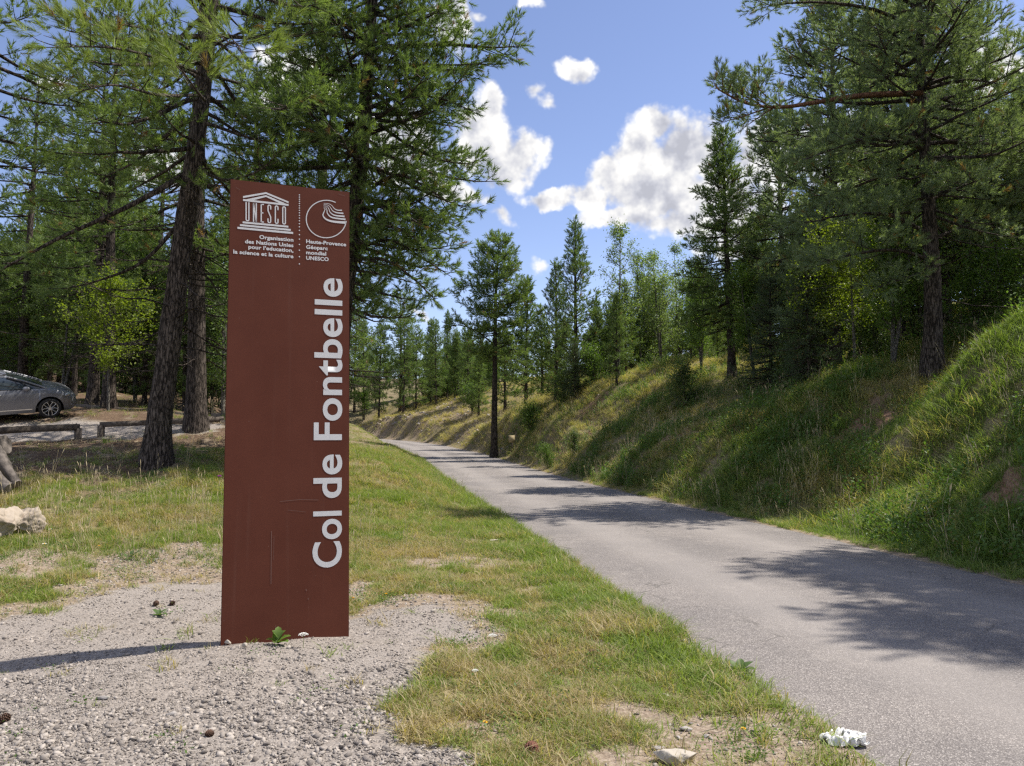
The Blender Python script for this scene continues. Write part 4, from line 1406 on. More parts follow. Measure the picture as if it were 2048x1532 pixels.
def add_wood(n, xr, yr, kinds, test, smin=.8, smax=1.15):
    k = 0
    while k < n:
        x, y = rng.uniform(*xr), rng.uniform(*yr)
        if not test(x, y):
            continue
        wp.append((x, y))
        wi.append(rng.choice(kinds))
        ws.append(rng.uniform(smin, smax))
        k += 1


def pxof(x, y):
    return 1024 + F * x / y


_rcx = lambda y: float(np.interp(y, RC[:, 1], RC[:, 0]))
add_wood(75, (-48, -4), (36, 78), [1, 2, 3, 4, 4], lambda x, y: pxof(x, y) < 700 and x < _rcx(y) - 6 and x > -.85 * y)
add_wood(60, (-45, -9), (29, 52), [3, 4, 4, 5], lambda x, y: pxof(x, y) < 560 and x > -.85 * y, .55, 1.0)
add_wood(60, (-42, 4), (86, 125), [0, 1, 2, 2], lambda x, y: x > -.36 * y and pxof(x, y) < 1080, .85, 1.1)
add_wood(40, (-16, 2), (72, 90), [0, 1, 1, 5], lambda x, y: 700 < pxof(x, y) < 1000 and abs(x - _rcx(y)) > 8 and base_height(np.array([x]), np.array([y]))[0] > 5.2, .6, .85)
add_wood(60, (3, 26), (46, 75), [0, 0, 1, 4, 5, 5], lambda x, y: 1050 < pxof(x, y) < 1560 and x > _rcx(y) + 12, .32, .55)
add_wood(90, (2, 19), (36, 60), [0, 0, 4, 4, 5, 5], lambda x, y: 1040 < pxof(x, y) < 1540 and x > _rcx(y) + 6.5, .22, .55)
add_wood(60, (13, 52), (31, 66), [1, 2, 3, 4, 4, 5], lambda x, y: pxof(x, y) > 1480 and x < .85 * y, .65, 1.0)
add_wood(40, (8, 26), (24, 36), [4, 5, 5], lambda x, y: 1480 < pxof(x, y), .35, .75)
wp = np.array(wp)
P3 = np.stack([wp[:, 0], wp[:, 1], height(wp[:, 0], wp[:, 1]) - .1], 1)
rt = np.zeros((len(wp), 3))
rt[:, 2] = rng.uniform(0, 6.28, len(wp))
o = scatter('woodland', P3, rt, np.array(ws), np.array(wi), WOOD)
tag(o, 'mixed pine and leafy wood behind the trees one can tell apart', 'woodland')
print('triangles in trees', TRI[0])


# ------------------------------------------------------------------ the brown sign
SA = at(441, 1290, 5.75)
SU = np.array([0.86569, 0.33308, 0.0027])
SV = np.array([-0.08588, 0.20580, 3.53368])
SW, SH = np.linalg.norm(SU), np.linalg.norm(SV)
ex = SU / SW
ez = SV - (SV @ ex) * ex
ez /= np.linalg.norm(ez)
ey = np.cross(ez, ex)
sign = bpy.data.objects.new('totem_sign', None)
COL.objects.link(sign)
sign.matrix_world = Matrix(((ex[0], ey[0], ez[0], SA[0]), (ex[1], ey[1], ez[1], SA[1]), (ex[2], ey[2], ez[2], SA[2]), (0, 0, 0, 1)))
tag(sign, 'tall brown metal totem sign with white lettering standing in the gravel', 'sign')


def on_sign(px, py):
    """where the sight line through a pixel meets the sign's face: (across, up) in metres"""
    d = ray(px, py)
    t = ((SA - EYE) @ ey) / (d @ ey)
    q = EYE + d * t - SA
    return np.array([q @ ex, q @ ez])


def brown_paint():
    m_, nt = material('brown_paint')
    c = N(nt, 'ShaderNodeTexCoord').outputs['Object']
    n_ = N(nt, 'ShaderNodeTexNoise', {'Vector': c, 'Scale': 2.2, 'Detail': 6.0, 'Roughness': 0.6}).outputs[0]
    sp_ = N(nt, 'ShaderNodeTexNoise', {'Vector': c, 'Scale': 75.0, 'Detail': 2.0}).outputs[0]
    mp = N(nt, 'ShaderNodeMapping', {'Vector': c, 'Scale': (14.0, 14.0, 0.5)}).outputs[0]
    run = N(nt, 'ShaderNodeTexNoise', {'Vector': mp, 'Scale': 1.3, 'Detail': 5.0}).outputs[0]
    col = mixc(nt, smooth(nt, n_, 0.3, 0.7), (0.108, 0.0335, 0.0200), (0.126, 0.0405, 0.0245))
    col = mixc(nt, math_n(nt, 'MULTIPLY', smooth(nt, run, 0.55, 0.8), 0.07), col, (0.26, 0.17, 0.13))
    col = mixc(nt, math_n(nt, 'MULTIPLY', smooth(nt, sp_, 0.745, 0.775), 0.6), col, (0.36, 0.26, 0.21))
    finish(nt, col, 0.55, n_, 0.05, 0.01, spec=0.12)
    return m_


M['sign'] = brown_paint()
M['print'] = plain('white_print', (0.66, 0.66, 0.65), 0.5, 0.03, 20)
M['scratch'] = plain('scratched_paint', (0.165, 0.085, 0.066), 0.7, 0.1)
TK = 0.055
import bmesh
bm = bmesh.new()
bmesh.ops.create_cube(bm, size=1)
for v in bm.verts:
    v.co = ((v.co.x + .5) * SW, (v.co.y + .5) * TK, -0.45 + (v.co.z + .5) * (SH + 0.45))
bmesh.ops.bevel(bm, geom=bm.edges[:], offset=0.004, segments=2, affect='EDGES')
me = bpy.data.meshes.new('sign_panel')
bm.to_mesh(me)
bm.free()
me.materials.append(M['sign'])
link('panel', me, sign)
LIFT = -0.0015


def flat_poly(quads, name, mat='print'):
    """quads given in (across, up) metres, laid 1.5 mm proud of the face"""
    V = np.array([(p[0], LIFT, p[1]) for q in quads for p in q])
    Fc = np.arange(len(V)).reshape(-1, 4)
    return link(name, mesh_np(name, [(V, Fc, 0)], [M[mat]]), sign)


def stroke(pts, w):
    """ribbon of width w (scalar or per point) along 2D points, as quads"""
    P = np.array(pts, float)
    w = np.broadcast_to(np.array(w, float), (len(P),))
    T = np.gradient(P, axis=0)
    T /= np.linalg.norm(T, axis=1)[:, None] + 1e-12
    Nn = np.stack([-T[:, 1], T[:, 0]], 1) * (w / 2)[:, None]
    L, Rr = P + Nn, P - Nn
    return [(L[i], Rr[i], Rr[i + 1], L[i + 1]) for i in range(len(P) - 1)]


Z = lambda x, y: on_sign(440 + x * 280 / 1532, 340 + y * 280 / 1532)
UN = 280 / 1532 * (on_sign(700, 450) - on_sign(470, 450))[0] / 230     # metres per unit of the enlarged logo drawing
# temple emblem: roof, letters as columns, three steps
quads = [[Z(*p) for p in q] for q in [
    [(252, 286), (503, 243), (503, 263), (252, 307)], [(503, 243), (750, 345), (750, 364), (503, 263)],
    [(252, 318), (252, 339), (750, 393), (750, 373)],
    [(285, 322), (503, 276), (503, 295), (372, 330)], [(503, 276), (722, 368), (648, 362), (503, 295)]]]
flat_poly(quads, 'emblem_roof')
for st in [[(248, 562), (248, 583), (748, 631), (748, 611)], [(218, 592), (218, 613), (774, 667), (774, 646)], [(191, 622), (191, 644), (800, 701), (800, 679)]]:
    flat_poly([[Z(*p) for p in st]], 'emblem_step')


def column_letter(strokes, x0, x1, yt0, yt1, yb0, yb1, w=13):
    qs = []
    for s_ in strokes:
        pts = []
        for u, v in s_:
            x = x0 + (x1 - x0) * u
            top, bot = yt0 + (yt1 - yt0) * u, yb0 + (yb1 - yb0) * u
            pts.append(Z(x, top + (bot - top) * v))
        qs += stroke(pts, w * UN)
    return qs


arc = lambda cx, cy, rx, ry, a0, a1, n=9: [(cx + rx * math.cos(R_(a0 + (a1 - a0) * i / n)), cy - ry * math.sin(R_(a0 + (a1 - a0) * i / n))) for i in range(n + 1)]
GL = {'U': [[(.14, 0)] + arc(.5, .9, .36, .075, 180, 360) + [(.86, 0)]],
      'N': [[(.14, 1), (.14, 0)], [(.14, 0), (.86, 1)], [(.86, 1), (.86, 0)]],
      'E': [[(.2, 0), (.2, 1)], [(.05, .03), (1, .03)], [(.05, .48), (.85, .48)], [(.05, .97), (1, .97)]],
      'S': [[(.9, .25)] + arc(.5, .1, .38, .075, 0, 180) + [(.12, .33), (.88, .66)] + arc(.5, .9, .38, .075, 0, -180) + [(.1, .75)]],
      'C': [[(.88, .25)] + arc(.5, .1, .38, .075, 0, 180) + arc(.5, .9, .38, .075, 180, 360) + [(.88, .72)]],
      'O': [[(.14, .5)] + arc(.5, .1, .36, .075, 180, 0) + arc(.5, .9, .36, .075, 0, -180) + [(.14, .5)]]}
ytop, ybot = lambda x: 350 + (x - 280) * .115, lambda x: 559 + (x - 280) * .089
for ch, xa, xb in [('U', 280, 322), ('N', 361, 403), ('E', 444, 480), ('S', 521, 559), ('C', 601, 639), ('O', 681, 721)]:
    flat_poly(column_letter(GL[ch], xa, xb, ytop(xa), ytop(xb), ybot(xa), ybot(xb)), 'emblem_letter')
# round geopark emblem with its folded strata
ring = [Z(1163 + 219 * math.cos(R_(a)), 537 - 205 * math.sin(R_(a))) for a in np.linspace(62, 354, 60)]
flat_poly(stroke(ring, 11 * UN), 'emblem_ring')
for pts, w in [([(1133, 364), (1190, 370), (1225, 390), (1252, 424), (1290, 440), (1334, 441)], (4, 5, 6, 8, 11, 14)),
               ([(1133, 377), (1178, 384), (1207, 408), (1232, 446), (1278, 467), (1350, 475)], (4, 5, 6, 9, 14, 17)),
               ([(1133, 391), (1170, 399), (1190, 424), (1207, 464), (1256, 496), (1362, 509)], (4, 5, 7, 10, 15, 19)),
               ([(1133, 405), (1160, 411), (1170, 440), (1178, 480), (1231, 521), (1373, 541)], (4, 5, 8, 11, 16, 20)),
               ([(1133, 417), (1150, 424), (1140, 455), (1127, 497), (1162, 540), (1242, 565), (1380, 577)], (4, 6, 9, 13, 18, 24, 30))]:
    P = catmull(np.array([Z(*p) for p in pts]), 6)
    ww = np.interp(np.linspace(0, 1, len(P)), np.linspace(0, 1, len(w)), w)
    flat_poly(stroke(P, ww * UN), 'emblem_stratum')
dots = []
for yy in [273, 297, 320, 343, 367, 392, 416, 442, 469, 497, 526, 556, 588, 622, 661, 708, 757, 815, 878, 949, 1028]:
    c = Z(869, yy)
    r = 7.5 * UN
    rr = [c + r * np.array([math.cos(a), math.sin(a)]) for a in np.arange(8) * PI / 4]
    dots += [(rr[0], rr[1], rr[2], rr[3]), (rr[0], rr[3], rr[4], rr[7]), (rr[4], rr[5], rr[6], rr[7])]
tag(flat_poly(dots, 'dotted_line'), kind='stuff')


def lettering(body, left, right, cap_px, name='lettering', weight=0.02, up_vec=None, size_by=None, spacing=1.0):
    cu = bpy.data.curves.new('text', 'FONT')
    cu.body = body
    cu.offset = weight
    cu.space_character = spacing
    cu.resolution_u = 6
    ob = bpy.data.objects.new('text', cu)
    COL.objects.link(ob)
    bpy.context.view_layer.update()
    me_ = bpy.data.meshes.new_from_object(ob.evaluated_get(bpy.context.evaluated_depsgraph_get()))
    bpy.data.objects.remove(ob)
    n = len(me_.vertices)
    co = np.empty(n * 3, np.float32)
    me_.vertices.foreach_get('co', co)
    co = co.reshape(-1, 3).astype(float)
    A_, B_ = on_sign(*left), on_sign(*right)
    e1 = (B_ - A_) / np.linalg.norm(B_ - A_)
    e2 = np.array([-e1[1], e1[0]])
    sx = np.linalg.norm(B_ - A_) / (co[:, 0].max() - co[:, 0].min())
    sy = cap_px / 0.727
    q = A_[None] + ((co[:, 0] - co[:, 0].min()) * sx)[:, None] * e1 + (co[:, 1] * sy)[:, None] * e2
    co = np.stack([q[:, 0], np.full(n, LIFT), q[:, 1]], 1)
    me_.vertices.foreach_set('co', co.astype(np.float32).ravel())
    me_.materials.clear()
    me_.materials.append(M['print'])
    me_.update()
    return link(name, me_, sign)


PXM = UN / (280 / 1532)            # metres on the sign per photograph pixel at the top
for body, l, r in [('Organisation', (518.6, 477.4), (586.8, 483.3)), ('des Nations Unies', (489.9, 486.2), (586.8, 494.4)),
                   ("pour l\u2019education,", (496.7, 497.0), (586.8, 504.6)), ('la science et la culture', (466.5, 506.7), (586.8, 516.4)),
                   ('Haute-Provence', (612.2, 485.9), (692.2, 492.6)), ('G\u00e9oparc', (612.2, 497.2), (655.3, 500.4)),
                   ('mondial', (612.2, 508.2), (652.4, 511.1)), ('UNESCO', (612.2, 519.1), (657.3, 522.2))]:
    lettering(body, l, r, 7.9 * PXM, weight=0.034, spacing=1.04)
BIG = float(on_sign(683, 850)[0] - on_sign(626, 850)[0])
for word, l, r in [('Col', (681.4, 1133.5), (682.0, 1021.2)), ('de', (681.9, 995.5), (682.4, 908.6)), ('Fontbelle', (682.4, 880.2), (683.3, 557.6))]:
    lettering(word, l, r, BIG, weight=0.018, spacing=1.02)
# scratches and chips in the paint
for pts, w in [([(543, 1062), (542, 1168)], 1.6), ([(560, 1003), (600, 999), (637, 1000)], 1.2), ([(548, 1072), (547, 1120)], .7), ([(575, 1020), (612, 1024)], .8), ([(551, 1250), (551, 1262)], .8), ([(612, 1178), (613, 1182)], 2), ([(616, 1196), (617, 1199)], 2), ([(472, 375), (480, 380)], 1), ([(676, 388), (690, 392)], 1)]:
    flat_poly(stroke([on_sign(*p) for p in pts], w * PXM * .9), 'scratch', 'scratch')

# ------------------------------------------------------------------ wooden rails of the car park
def rail_fence(label, pts, hgt, sz=(.09, .13), post=.12, postat=None):
    """pts: (px, D, rail-top py) along the rail"""
    P = [at(px, py, D) for px, py, D in pts]
    t = thing('rail_fence', label, 'rail fence', (P[0][0], P[0][1], ground_at(P[0][0], P[0][1])), 0, 'low wooden rails of the car park')
    o = np.array(t.location)
    for i in range(len(P) - 1):
        a, b_ = P[i] - o, P[i + 1] - o
        d = b_ - a
        L = np.linalg.norm(d)
        e1 = d / L
        e2 = np.cross(UP, e1)
        e2 /= np.linalg.norm(e2)
        e3 = np.cross(e1, e2)
        Rm = np.stack([e1, e2, e3], 1)
        MB().box((a + b_) / 2 - np.array([0, 0, sz[1] / 2]), (L + .06, sz[0], sz[1]), Rm).build('rail', M['wood'], t)
    for i, p in enumerate(P):
        if postat and i not in postat:
            continue
        g = ground_at(p[0], p[1])
        top = p[2] - sz[1] * .5 - .02
        MB().box((p[0] - o[0], p[1] - o[1] - .005, (g - .2 + top) / 2 - o[2]), (post, post * .9, top - g + .2), None, 0, .97).build('post', M['wood'], t)
    return t


rail_fence('low wooden rail in front of the grey car, ending in a square post', [(157, 848, 19), (60, 851, 18.4), (-60, 858, 17.6), (-230, 866, 16.8)], .4, (.10, .16), .13, (0, 2, 3))
rail_fence('low wooden rail starting with a post at the gap, running behind the leaning pine', [(203, 844, 19), (300, 840, 19.3), (445, 833, 19.8)], .4, (.10, .13), .13, (0, 2))
rail_fence('far low wooden rail running behind the dark pine trunks', [(70, 803, 29), (150, 807, 28), (290, 819, 26.4), (400, 829, 25)], .4, (.10, .17), .13)
rail_fence('short stub of wooden rail between the dark trunk and the sign', [(425, 826, 22), (520, 828, 22)], .35, (.1, .18), .12)

# ------------------------------------------------------------------ the grey car
def paint(name, col, metallic=0.7, rough=0.32):
    m_, nt = material(name)
    c = N(nt, 'ShaderNodeTexCoord').outputs['Object']
    n_ = N(nt, 'ShaderNodeTexNoise', {'Vector': c, 'Scale': 3.0, 'Detail': 5.0}).outputs[0]
    finish(nt, mixc(nt, n_, tuple(v * .9 for v in col), tuple(v * 1.1 for v in col)), rough, metallic=metallic, spec=0.5, coat=0.5)
    return m_


M['car'] = paint('grey_car_paint', (0.17, 0.174, 0.195), 0.2, 0.35)
M['glass'] = paint('tinted_car_glass', (0.03, 0.04, 0.05), 0.0, 0.05)
M['black'] = plain('black_plastic', (0.02, 0.02, 0.021), 0.6, 0.2)
M['rubber'] = plain('tyre_rubber', (0.028, 0.027, 0.027), 0.85, 0.2)
M['alloy'] = paint('alloy_rim', (0.55, 0.55, 0.55), 0.85, 0.3)
M['chrome'] = paint('chrome_trim', (0.62, 0.62, 0.62), 0.9, 0.2)
M['lamp'] = paint('headlamp_glass', (0.45, 0.47, 0.5), 0.3, 0.08)
WX, WRr = (1.36, -1.37), 0.335
XS = np.unique(np.concatenate([np.linspace(-2.18, 2.18, 45)] + [np.linspace(w_ - .42, w_ + .42, 29) for w_ in WX]))


def belt(x):
    return float(np.interp(x, [-2.2, -2.0, -1.2, 0.4, 1.2, 1.55, 1.9, 2.08, 2.2], [.95, 1.06, 1.05, 1.01, .97, .92, .82, .70, .55]))


def halfw(x):
    return float(np.interp(x, [-2.2, -2.0, -1.5, 0, 1.3, 1.75, 2.0, 2.12, 2.2], [.66, .80, .895, .915, .90, .85, .74, .60, .45]))


def lower(x):
    z = float(np.interp(x, [-2.2, -1.95, 2.0, 2.2], [.38, .24, .22, .34]))
    for w_ in WX:
        if abs(x - w_) < .40:
            z = max(z, WRr + math.sqrt(.40 ** 2 - (x - w_) ** 2))
    return z


def side_pt(x, t, off=0.0):
    zb, zt = lower(x), belt(x)
    base0 = min(.24, zb)
    z = zb + (zt - zb) * t
    tt = np.clip((z - base0) / (zt - base0), 0, 1)
    w_ = halfw(x) * float(np.interp(tt, [0, .12, .35, .62, .85, 1], [.93, .965, .985, 1.0, .975, .915])) + off
    return (x, -w_, z)


def side_grid(x0, x1, t0, t1, off, nx=14, nt_=8):
    xs = np.linspace(x0, x1, nx)
    V = np.array([side_pt(x, t0 + (t1 - t0) * j / nt_, off) for x in xs for j in range(nt_ + 1)])
    q = np.array([(i * (nt_ + 1) + j, (i + 1) * (nt_ + 1) + j, (i + 1) * (nt_ + 1) + j + 1, i * (nt_ + 1) + j + 1) for i in range(nx - 1) for j in range(nt_)])
    return V, q


hd = np.array([.80, .60])
wpx = at(100, 845, 23.5)
wg = np.array([wpx[0], wpx[1]])
org = wg - hd * WX[0] - np.array([hd[1], -hd[0]]) * .78
rt_ = np.array([hd[1], -hd[0]])
corner = lambda a_, s_: np.array([*(org + hd * a_ + rt_ * s_), ground_at(*(org + hd * a_ + rt_ * s_))])
fw = (corner(WX[0], 0) - corner(WX[1], 0))
fw /= np.linalg.norm(fw)
lf = corner(0, -.78) - corner(0, .78)
lf -= (lf @ fw) * fw
lf /= np.linalg.norm(lf)
upv = np.cross(fw, lf)
co_ = (corner(WX[0], .78) + corner(WX[1], .78) + corner(WX[0], -.78) + corner(WX[1], -.78)) / 4
car = bpy.data.objects.new('parked_car', None)
COL.objects.link(car)
cz = corner(WX[0], .78)
CS = .92
base_c = cz - fw * WX[0] * CS + lf * .78 * CS
car.matrix_world = Matrix(((fw[0], lf[0], upv[0], base_c[0]), (fw[1], lf[1], upv[1], base_c[1]), (fw[2], lf[2], upv[2], base_c[2]), (0, 0, 0, 1))) @ Matrix.Scale(CS, 4)
tag(car, 'grey family car with alloy wheels parked behind the low wooden rail', 'car')
nT = 10
V, q = [], []
for x in XS:
    L = [side_pt(x, j / nT) for j in range(nT + 1)]
    top = [(x, -halfw(x) * f, belt(x) + h_) for f, h_ in ((.80, .03), (.5, .055), (0, .065))]
    half = L + top
    V += half + [(a, -b2, c) for a, b2, c in half[-2::-1]]
m_ = 2 * (nT + 4) - 1
for i in range(len(XS) - 1):
    for j in range(m_ - 1):
        q.append((i * m_ + j, (i + 1) * m_ + j, (i + 1) * m_ + j + 1, i * m_ + j + 1))
body = MB().mesh(V, q)
for i, fl in ((0, 1), (len(XS) - 1, 0)):
    ring_ = np.array(V[i * m_:(i + 1) * m_])
    cv = np.vstack([ring_, ring_.mean(0)[None]])
    t = np.array([(j, (j + 1) % m_, m_) for j in range(m_)])
    body.mesh(cv, t[:, ::-1] if fl else t)
body.build('body', M['car'], car, smooth_shade=True)
MB().box((0, 0, .34), (3.9, 1.35, .28)).build('underbody', M['black'], car)
# roof and glass house
GS = [(-2.02, 1.05, .78, .74), (-1.85, 1.29, .66, .74), (-1.5, 1.47, .60, .80), (-.9, 1.52, .60, .83), (-.2, 1.50, .60, .83), (.25, 1.42, .585, .83), (.75, 1.24, .60, .82), (1.15, 1.07, .66, .78), (1.28, .985, .70, .74)]
V, q = [], []
for x, zt, wt_, wb in GS:
    zb = belt(x) - .02
    half = [(x, -wb, zb), (x, -(wb * .62 + wt_ * .38), zb + (zt - zb) * .5), (x, -wt_, zt - .05 * (zt - zb) - .01), (x, -wt_ * .8, zt), (x, 0, zt + .025)]
    V += half + [(a, -b2, c) for a, b2, c in half[-2::-1]]
m_ = 9
for i in range(len(GS) - 1):
    for j in range(m_ - 1):
        q.append((i * m_ + j, (i + 1) * m_ + j, (i + 1) * m_ + j + 1, i * m_ + j + 1))
MB().mesh(V, q).build('window', M['glass'], car, smooth_shade=True)
V2, q2 = [], []
rs = [g for g in GS if -1.9 < g[0] < .3]
for x, zt, wt_, wb in rs:
    half = [(x, -wt_ - .012, zt - .075), (x, -wt_ - .006, zt - .02), (x, -wt_ * .8, zt + .012), (x, 0, zt + .037)]
    V2 += half + [(a, -b2, c) for a, b2, c in half[-2::-1]]
for i in range(len(rs) - 1):
    for j in range(6):
        q2.append((i * 7 + j, (i + 1) * 7 + j, (i + 1) * 7 + j + 1, i * 7 + j + 1))
MB().mesh(V2, q2).build('roof', M['car'], car, smooth_shade=True)
for s_ in (-1, 1):
    MB().tube([(.25, s_ * .60, 1.40), (.75, s_ * .63, 1.225), (1.15, s_ * .70, 1.06), (1.32, s_ * .76, .97)], .035, 6).build('pillar', M['car'], car, smooth_shade=True)
    MB().tube([(-.22, s_ * .605, 1.47), (-.27, s_ * .73, 1.24), (-.3, s_ * .835, 1.0)], .04, 6).build('pillar', M['black'], car, smooth_shade=True)
    MB().tube([(.62, s_ * .66, 1.25), (.74, s_ * .76, 1.12), (.80, s_ * .83, .99)], .018, 6).build('pillar', M['black'], car, smooth_shade=True)
    MB().tube([(x, s_ * (np.interp(x, [g[0] for g in GS], [g[2] for g in GS]) - .01), np.interp(x, [g[0] for g in GS], [g[1] for g in GS]) + .02) for x in np.linspace(-1.5, .2, 7)], .016, 6).build('roof_rail', M['black'], car, smooth_shade=True)
for x0, x1 in ((-.23, .88), (-1.02, -.26)):
    Vd, qd = side_grid(x0, x1, .14, .985, .006)
    dmb = MB().mesh(Vd, qd)
    d_ = dmb.build('door', M['car'], car, smooth_shade=True)
    hx, hw, hz = side_pt(x0 + .17, .80, .03)
    MB().box((hx, hw, hz), (.2, .03, .035)).build('handle', M['chrome'], d_)
    Vt, qt = side_grid(x0 + .02, x1 - .02, .15, .19, .012, 8, 1)
    MB().mesh(Vt, qt).build('sill_trim', M['chrome'], d_)
    Vt, qt = side_grid(x0 + .01, x1 - .01, .995, 1.025, .008, 8, 1)
    MB().mesh(Vt, qt).build('waist_trim', M['black'], d_)
for s_ in (-1, 1):
    mv, mf = ICO2
    mm = MB().mesh(mv * np.array([.11, .10, .075]) + np.array([.72, s_ * .99, 1.06]), mf)
    mm.tube([(.76, s_ * .84, 1.0), (.74, s_ * .95, 1.03)], .025, 6)
    mm.build('side_mirror', M['car'], car, smooth_shade=True)
    lv = mv * np.array([.20, .045, .06]) + np.array([0, 0, 0])
    ang = s_ * .95
    c_, sn = math.cos(ang), math.sin(ang)
    lv = np.stack([lv[:, 0] * c_ + lv[:, 1] * sn, -lv[:, 0] * sn + lv[:, 1] * c_, lv[:, 2]], 1)
    MB().mesh(lv + np.array([1.93, s_ * .71, .74]), mf).build('headlight', M['lamp'], car, smooth_shade=True)
for x in WX:
    for s_ in (-1, 1):
        y0 = s_ * .80
        w_ = bpy.data.objects.new('wheel', None)
        a_ = np.arange(33) / 32 * 2 * PI
        prof = [(.225, -.10), (.30, -.115), (.328, -.08), (.335, 0), (.328, .08), (.30, .115), (.225, .10)]
        Vt = np.array([(x + r * math.cos(t), y0 + yy, WRr + r * math.sin(t)) for t in a_[:-1] for r, yy in prof])
        k = len(prof)
        qt = np.array([((i * k + j), ((i + 1) % 32) * k + j, ((i + 1) % 32) * k + (j + 1) % k, i * k + (j + 1) % k) for i in range(32) for j in range(k)])
        wo = MB().mesh(Vt, qt).build('wheel', M['rubber'], car, smooth_shade=True)
        face = y0 + s_ * .10
        rim = MB()
        rim.tube([(x + .232 * math.cos(t), face - s_ * .01, WRr + .232 * math.sin(t)) for t in a_], .016, 6, cap=False)
        rim.tube([(x, face - s_ * .03, WRr), (x, face + s_ * .012, WRr)], [.05, .04], 12)
        for sp in range(5):
            for sg in (-1, 1):
                t0 = sp * 2 * PI / 5 + PI / 2
                pts = [(x + r * math.cos(t0 + sg * da), face - s_ * (.0 + .02 * (1 - r / .23)), WRr + r * math.sin(t0 + sg * da)) for r, da in ((.035, .25), (.09, .22), (.15, .26), (.228, .40))]
                rim.tube(pts, [.018, .013, .013, .017], 5)
        rim.build('rim', M['alloy'], wo, smooth_shade=True)
        MB().tube([(x, face - s_ * .075, WRr), (x, face - s_ * .07, WRr)], [.235, .235], 24).build('brake_disc', M['black'], wo)
MB().box((2.12, 0, .52), (.12, .9, .16)).build('grille', M['black'], car)
MB().box((-2.16, 0, .55), (.06, .52, .11)).build('rear_plate_panel', M['black'], car)
for s_ in (-1, 1):
    MB().box((-2.08, s_ * .68, .93), (.12, .18, .2)).build('tail_light', plain('red_lamp', (.35, .02, .02), .2, .1), car)

# ------------------------------------------------------------------ grass, gravel and weeds (stuff)
def tuft(rng, n, h, spread, w, bend, fall=0.3, head=0):
    Vs, Fs, tint = [], [], []
    k = 0
    for i in range(n):
        a, r = rng.uniform(0, 6.28), spread * math.sqrt(rng.random())
        p = np.array([r * math.cos(a), r * math.sin(a), -0.01])
        L = h * rng.uniform(0.45, 1.15)
        d = np.array([rng.normal(0, fall), rng.normal(0, fall), 1.0])
        d /= np.linalg.norm(d)
        b_ = rng.uniform(0, 6.28)
        bv = np.array([math.cos(b_), math.sin(b_), -0.35]) * bend * rng.uniform(.4, 1.4)
        sd = np.array([-math.sin(b_ + rng.normal(0, .6)), math.cos(b_), 0]) * w * rng.uniform(.7, 1.2)
        m1 = p + d * L * .5 + bv * L * .22
        e = p + d * L * .92 + bv * L * .85
        Vs += [p - sd, p + sd, m1 - sd * .8, m1 + sd * .8, e]
        Fs += [(k, k + 1, k + 3), (k, k + 3, k + 2), (k + 2, k + 3, k + 4)]
        t = np.clip(rng.normal(.5, .28), 0, 1)
        tint += [t] * 5
        k += 5
    return np.array(Vs), np.array(Fs), tint


def tuft_mesh(name, rng, mat, **kw):
    V, Fc, t = tuft(rng, **kw)
    return mesh_np(name, [(V, Fc, 0)], [M[mat]], {'tint': t})


def stalk_mesh(name, rng, n, h, spread):
    """dry flowering stems with a thin seed head"""
    parts, tint = [], []
    for i in range(n):
        a, r = rng.uniform(0, 6.28), spread * math.sqrt(rng.random())
        p = np.array([r * math.cos(a), r * math.sin(a), 0])
        L = h * rng.uniform(.6, 1.15)
        lean = rng.normal(0, .14, 2)
        q = [p, p + np.array([lean[0] * L * .4, lean[1] * L * .4, L * .6]), p + np.array([lean[0] * L, lean[1] * L, L])]
        V, Fc = tube(np.array(q), [.0016, .0013, .0010], 3)
        parts.append((V, Fc, 0))
        e = q[-1]
        dr = q[-1] - q[-2]
        dr /= np.linalg.norm(dr)
        V2, F2 = tube(np.array([e - dr * .01, e + dr * .03, e + dr * .07]), [.002, .0045, .001], 4)
        parts.append((V2, F2, 0))
    return mesh_np(name, parts, [M['straw']])


def herb_mesh(name, rng, n, h, leaf, spread, mat='herb'):
    P, parts = [], []
    for i in range(n):
        a, r = rng.uniform(0, 6.28), spread * math.sqrt(rng.random())
        hh = h * rng.uniform(.3, 1.1)
        for f in np.linspace(.15, 1, max(3, int(hh / .03))):
            P.append((r * math.cos(a) + rng.normal(0, .025), r * math.sin(a) + rng.normal(0, .025), hh * f))
    V, Fc, t = leaf_quads(rng, np.array(P), leaf, .6)
    return mesh_np(name, [(V, Fc, 0)], [M[mat]], {'tint': t})


rng = np.random.default_rng(101)
G_SHORT = [tuft_mesh('short_tuft', rng, 'grass', n=20, h=.10, spread=.055, w=.0021, bend=.8, fall=.5) for _ in range(5)]
G_EDGE = [tuft_mesh('edge_tuft', rng, 'grass_tall', n=24, h=.19, spread=.05, w=.0025, bend=.55, fall=.3) for _ in range(4)]
G_BANK = [tuft_mesh('bank_tuft', rng, 'grass_bank', n=24, h=.26, spread=.11, w=.0042, bend=.7, fall=.38) for _ in range(5)]
G_STALK = [stalk_mesh('dry_stalk', rng, 4, .42, .07) for _ in range(4)]
G_HERB = [herb_mesh('herb', rng, 7, .045, .016, .06) for _ in range(3)]
G_WEED = [herb_mesh('weed', rng, 9, .34, .042, .16) for _ in range(4)]


def sample(n, box, dens):
    """points by rejection: dens(x, y) in 0..1"""
    x, y = rng.uniform(box[0], box[1], n), rng.uniform(box[2], box[3], n)
    keep = rng.random(n) < dens(x, y)
    x, y = x[keep], y[keep]
    px = 1024 + F * x / np.maximum(y, .3)
    v = (px > -260) & (px < 2320)
    return x[v], y[v]


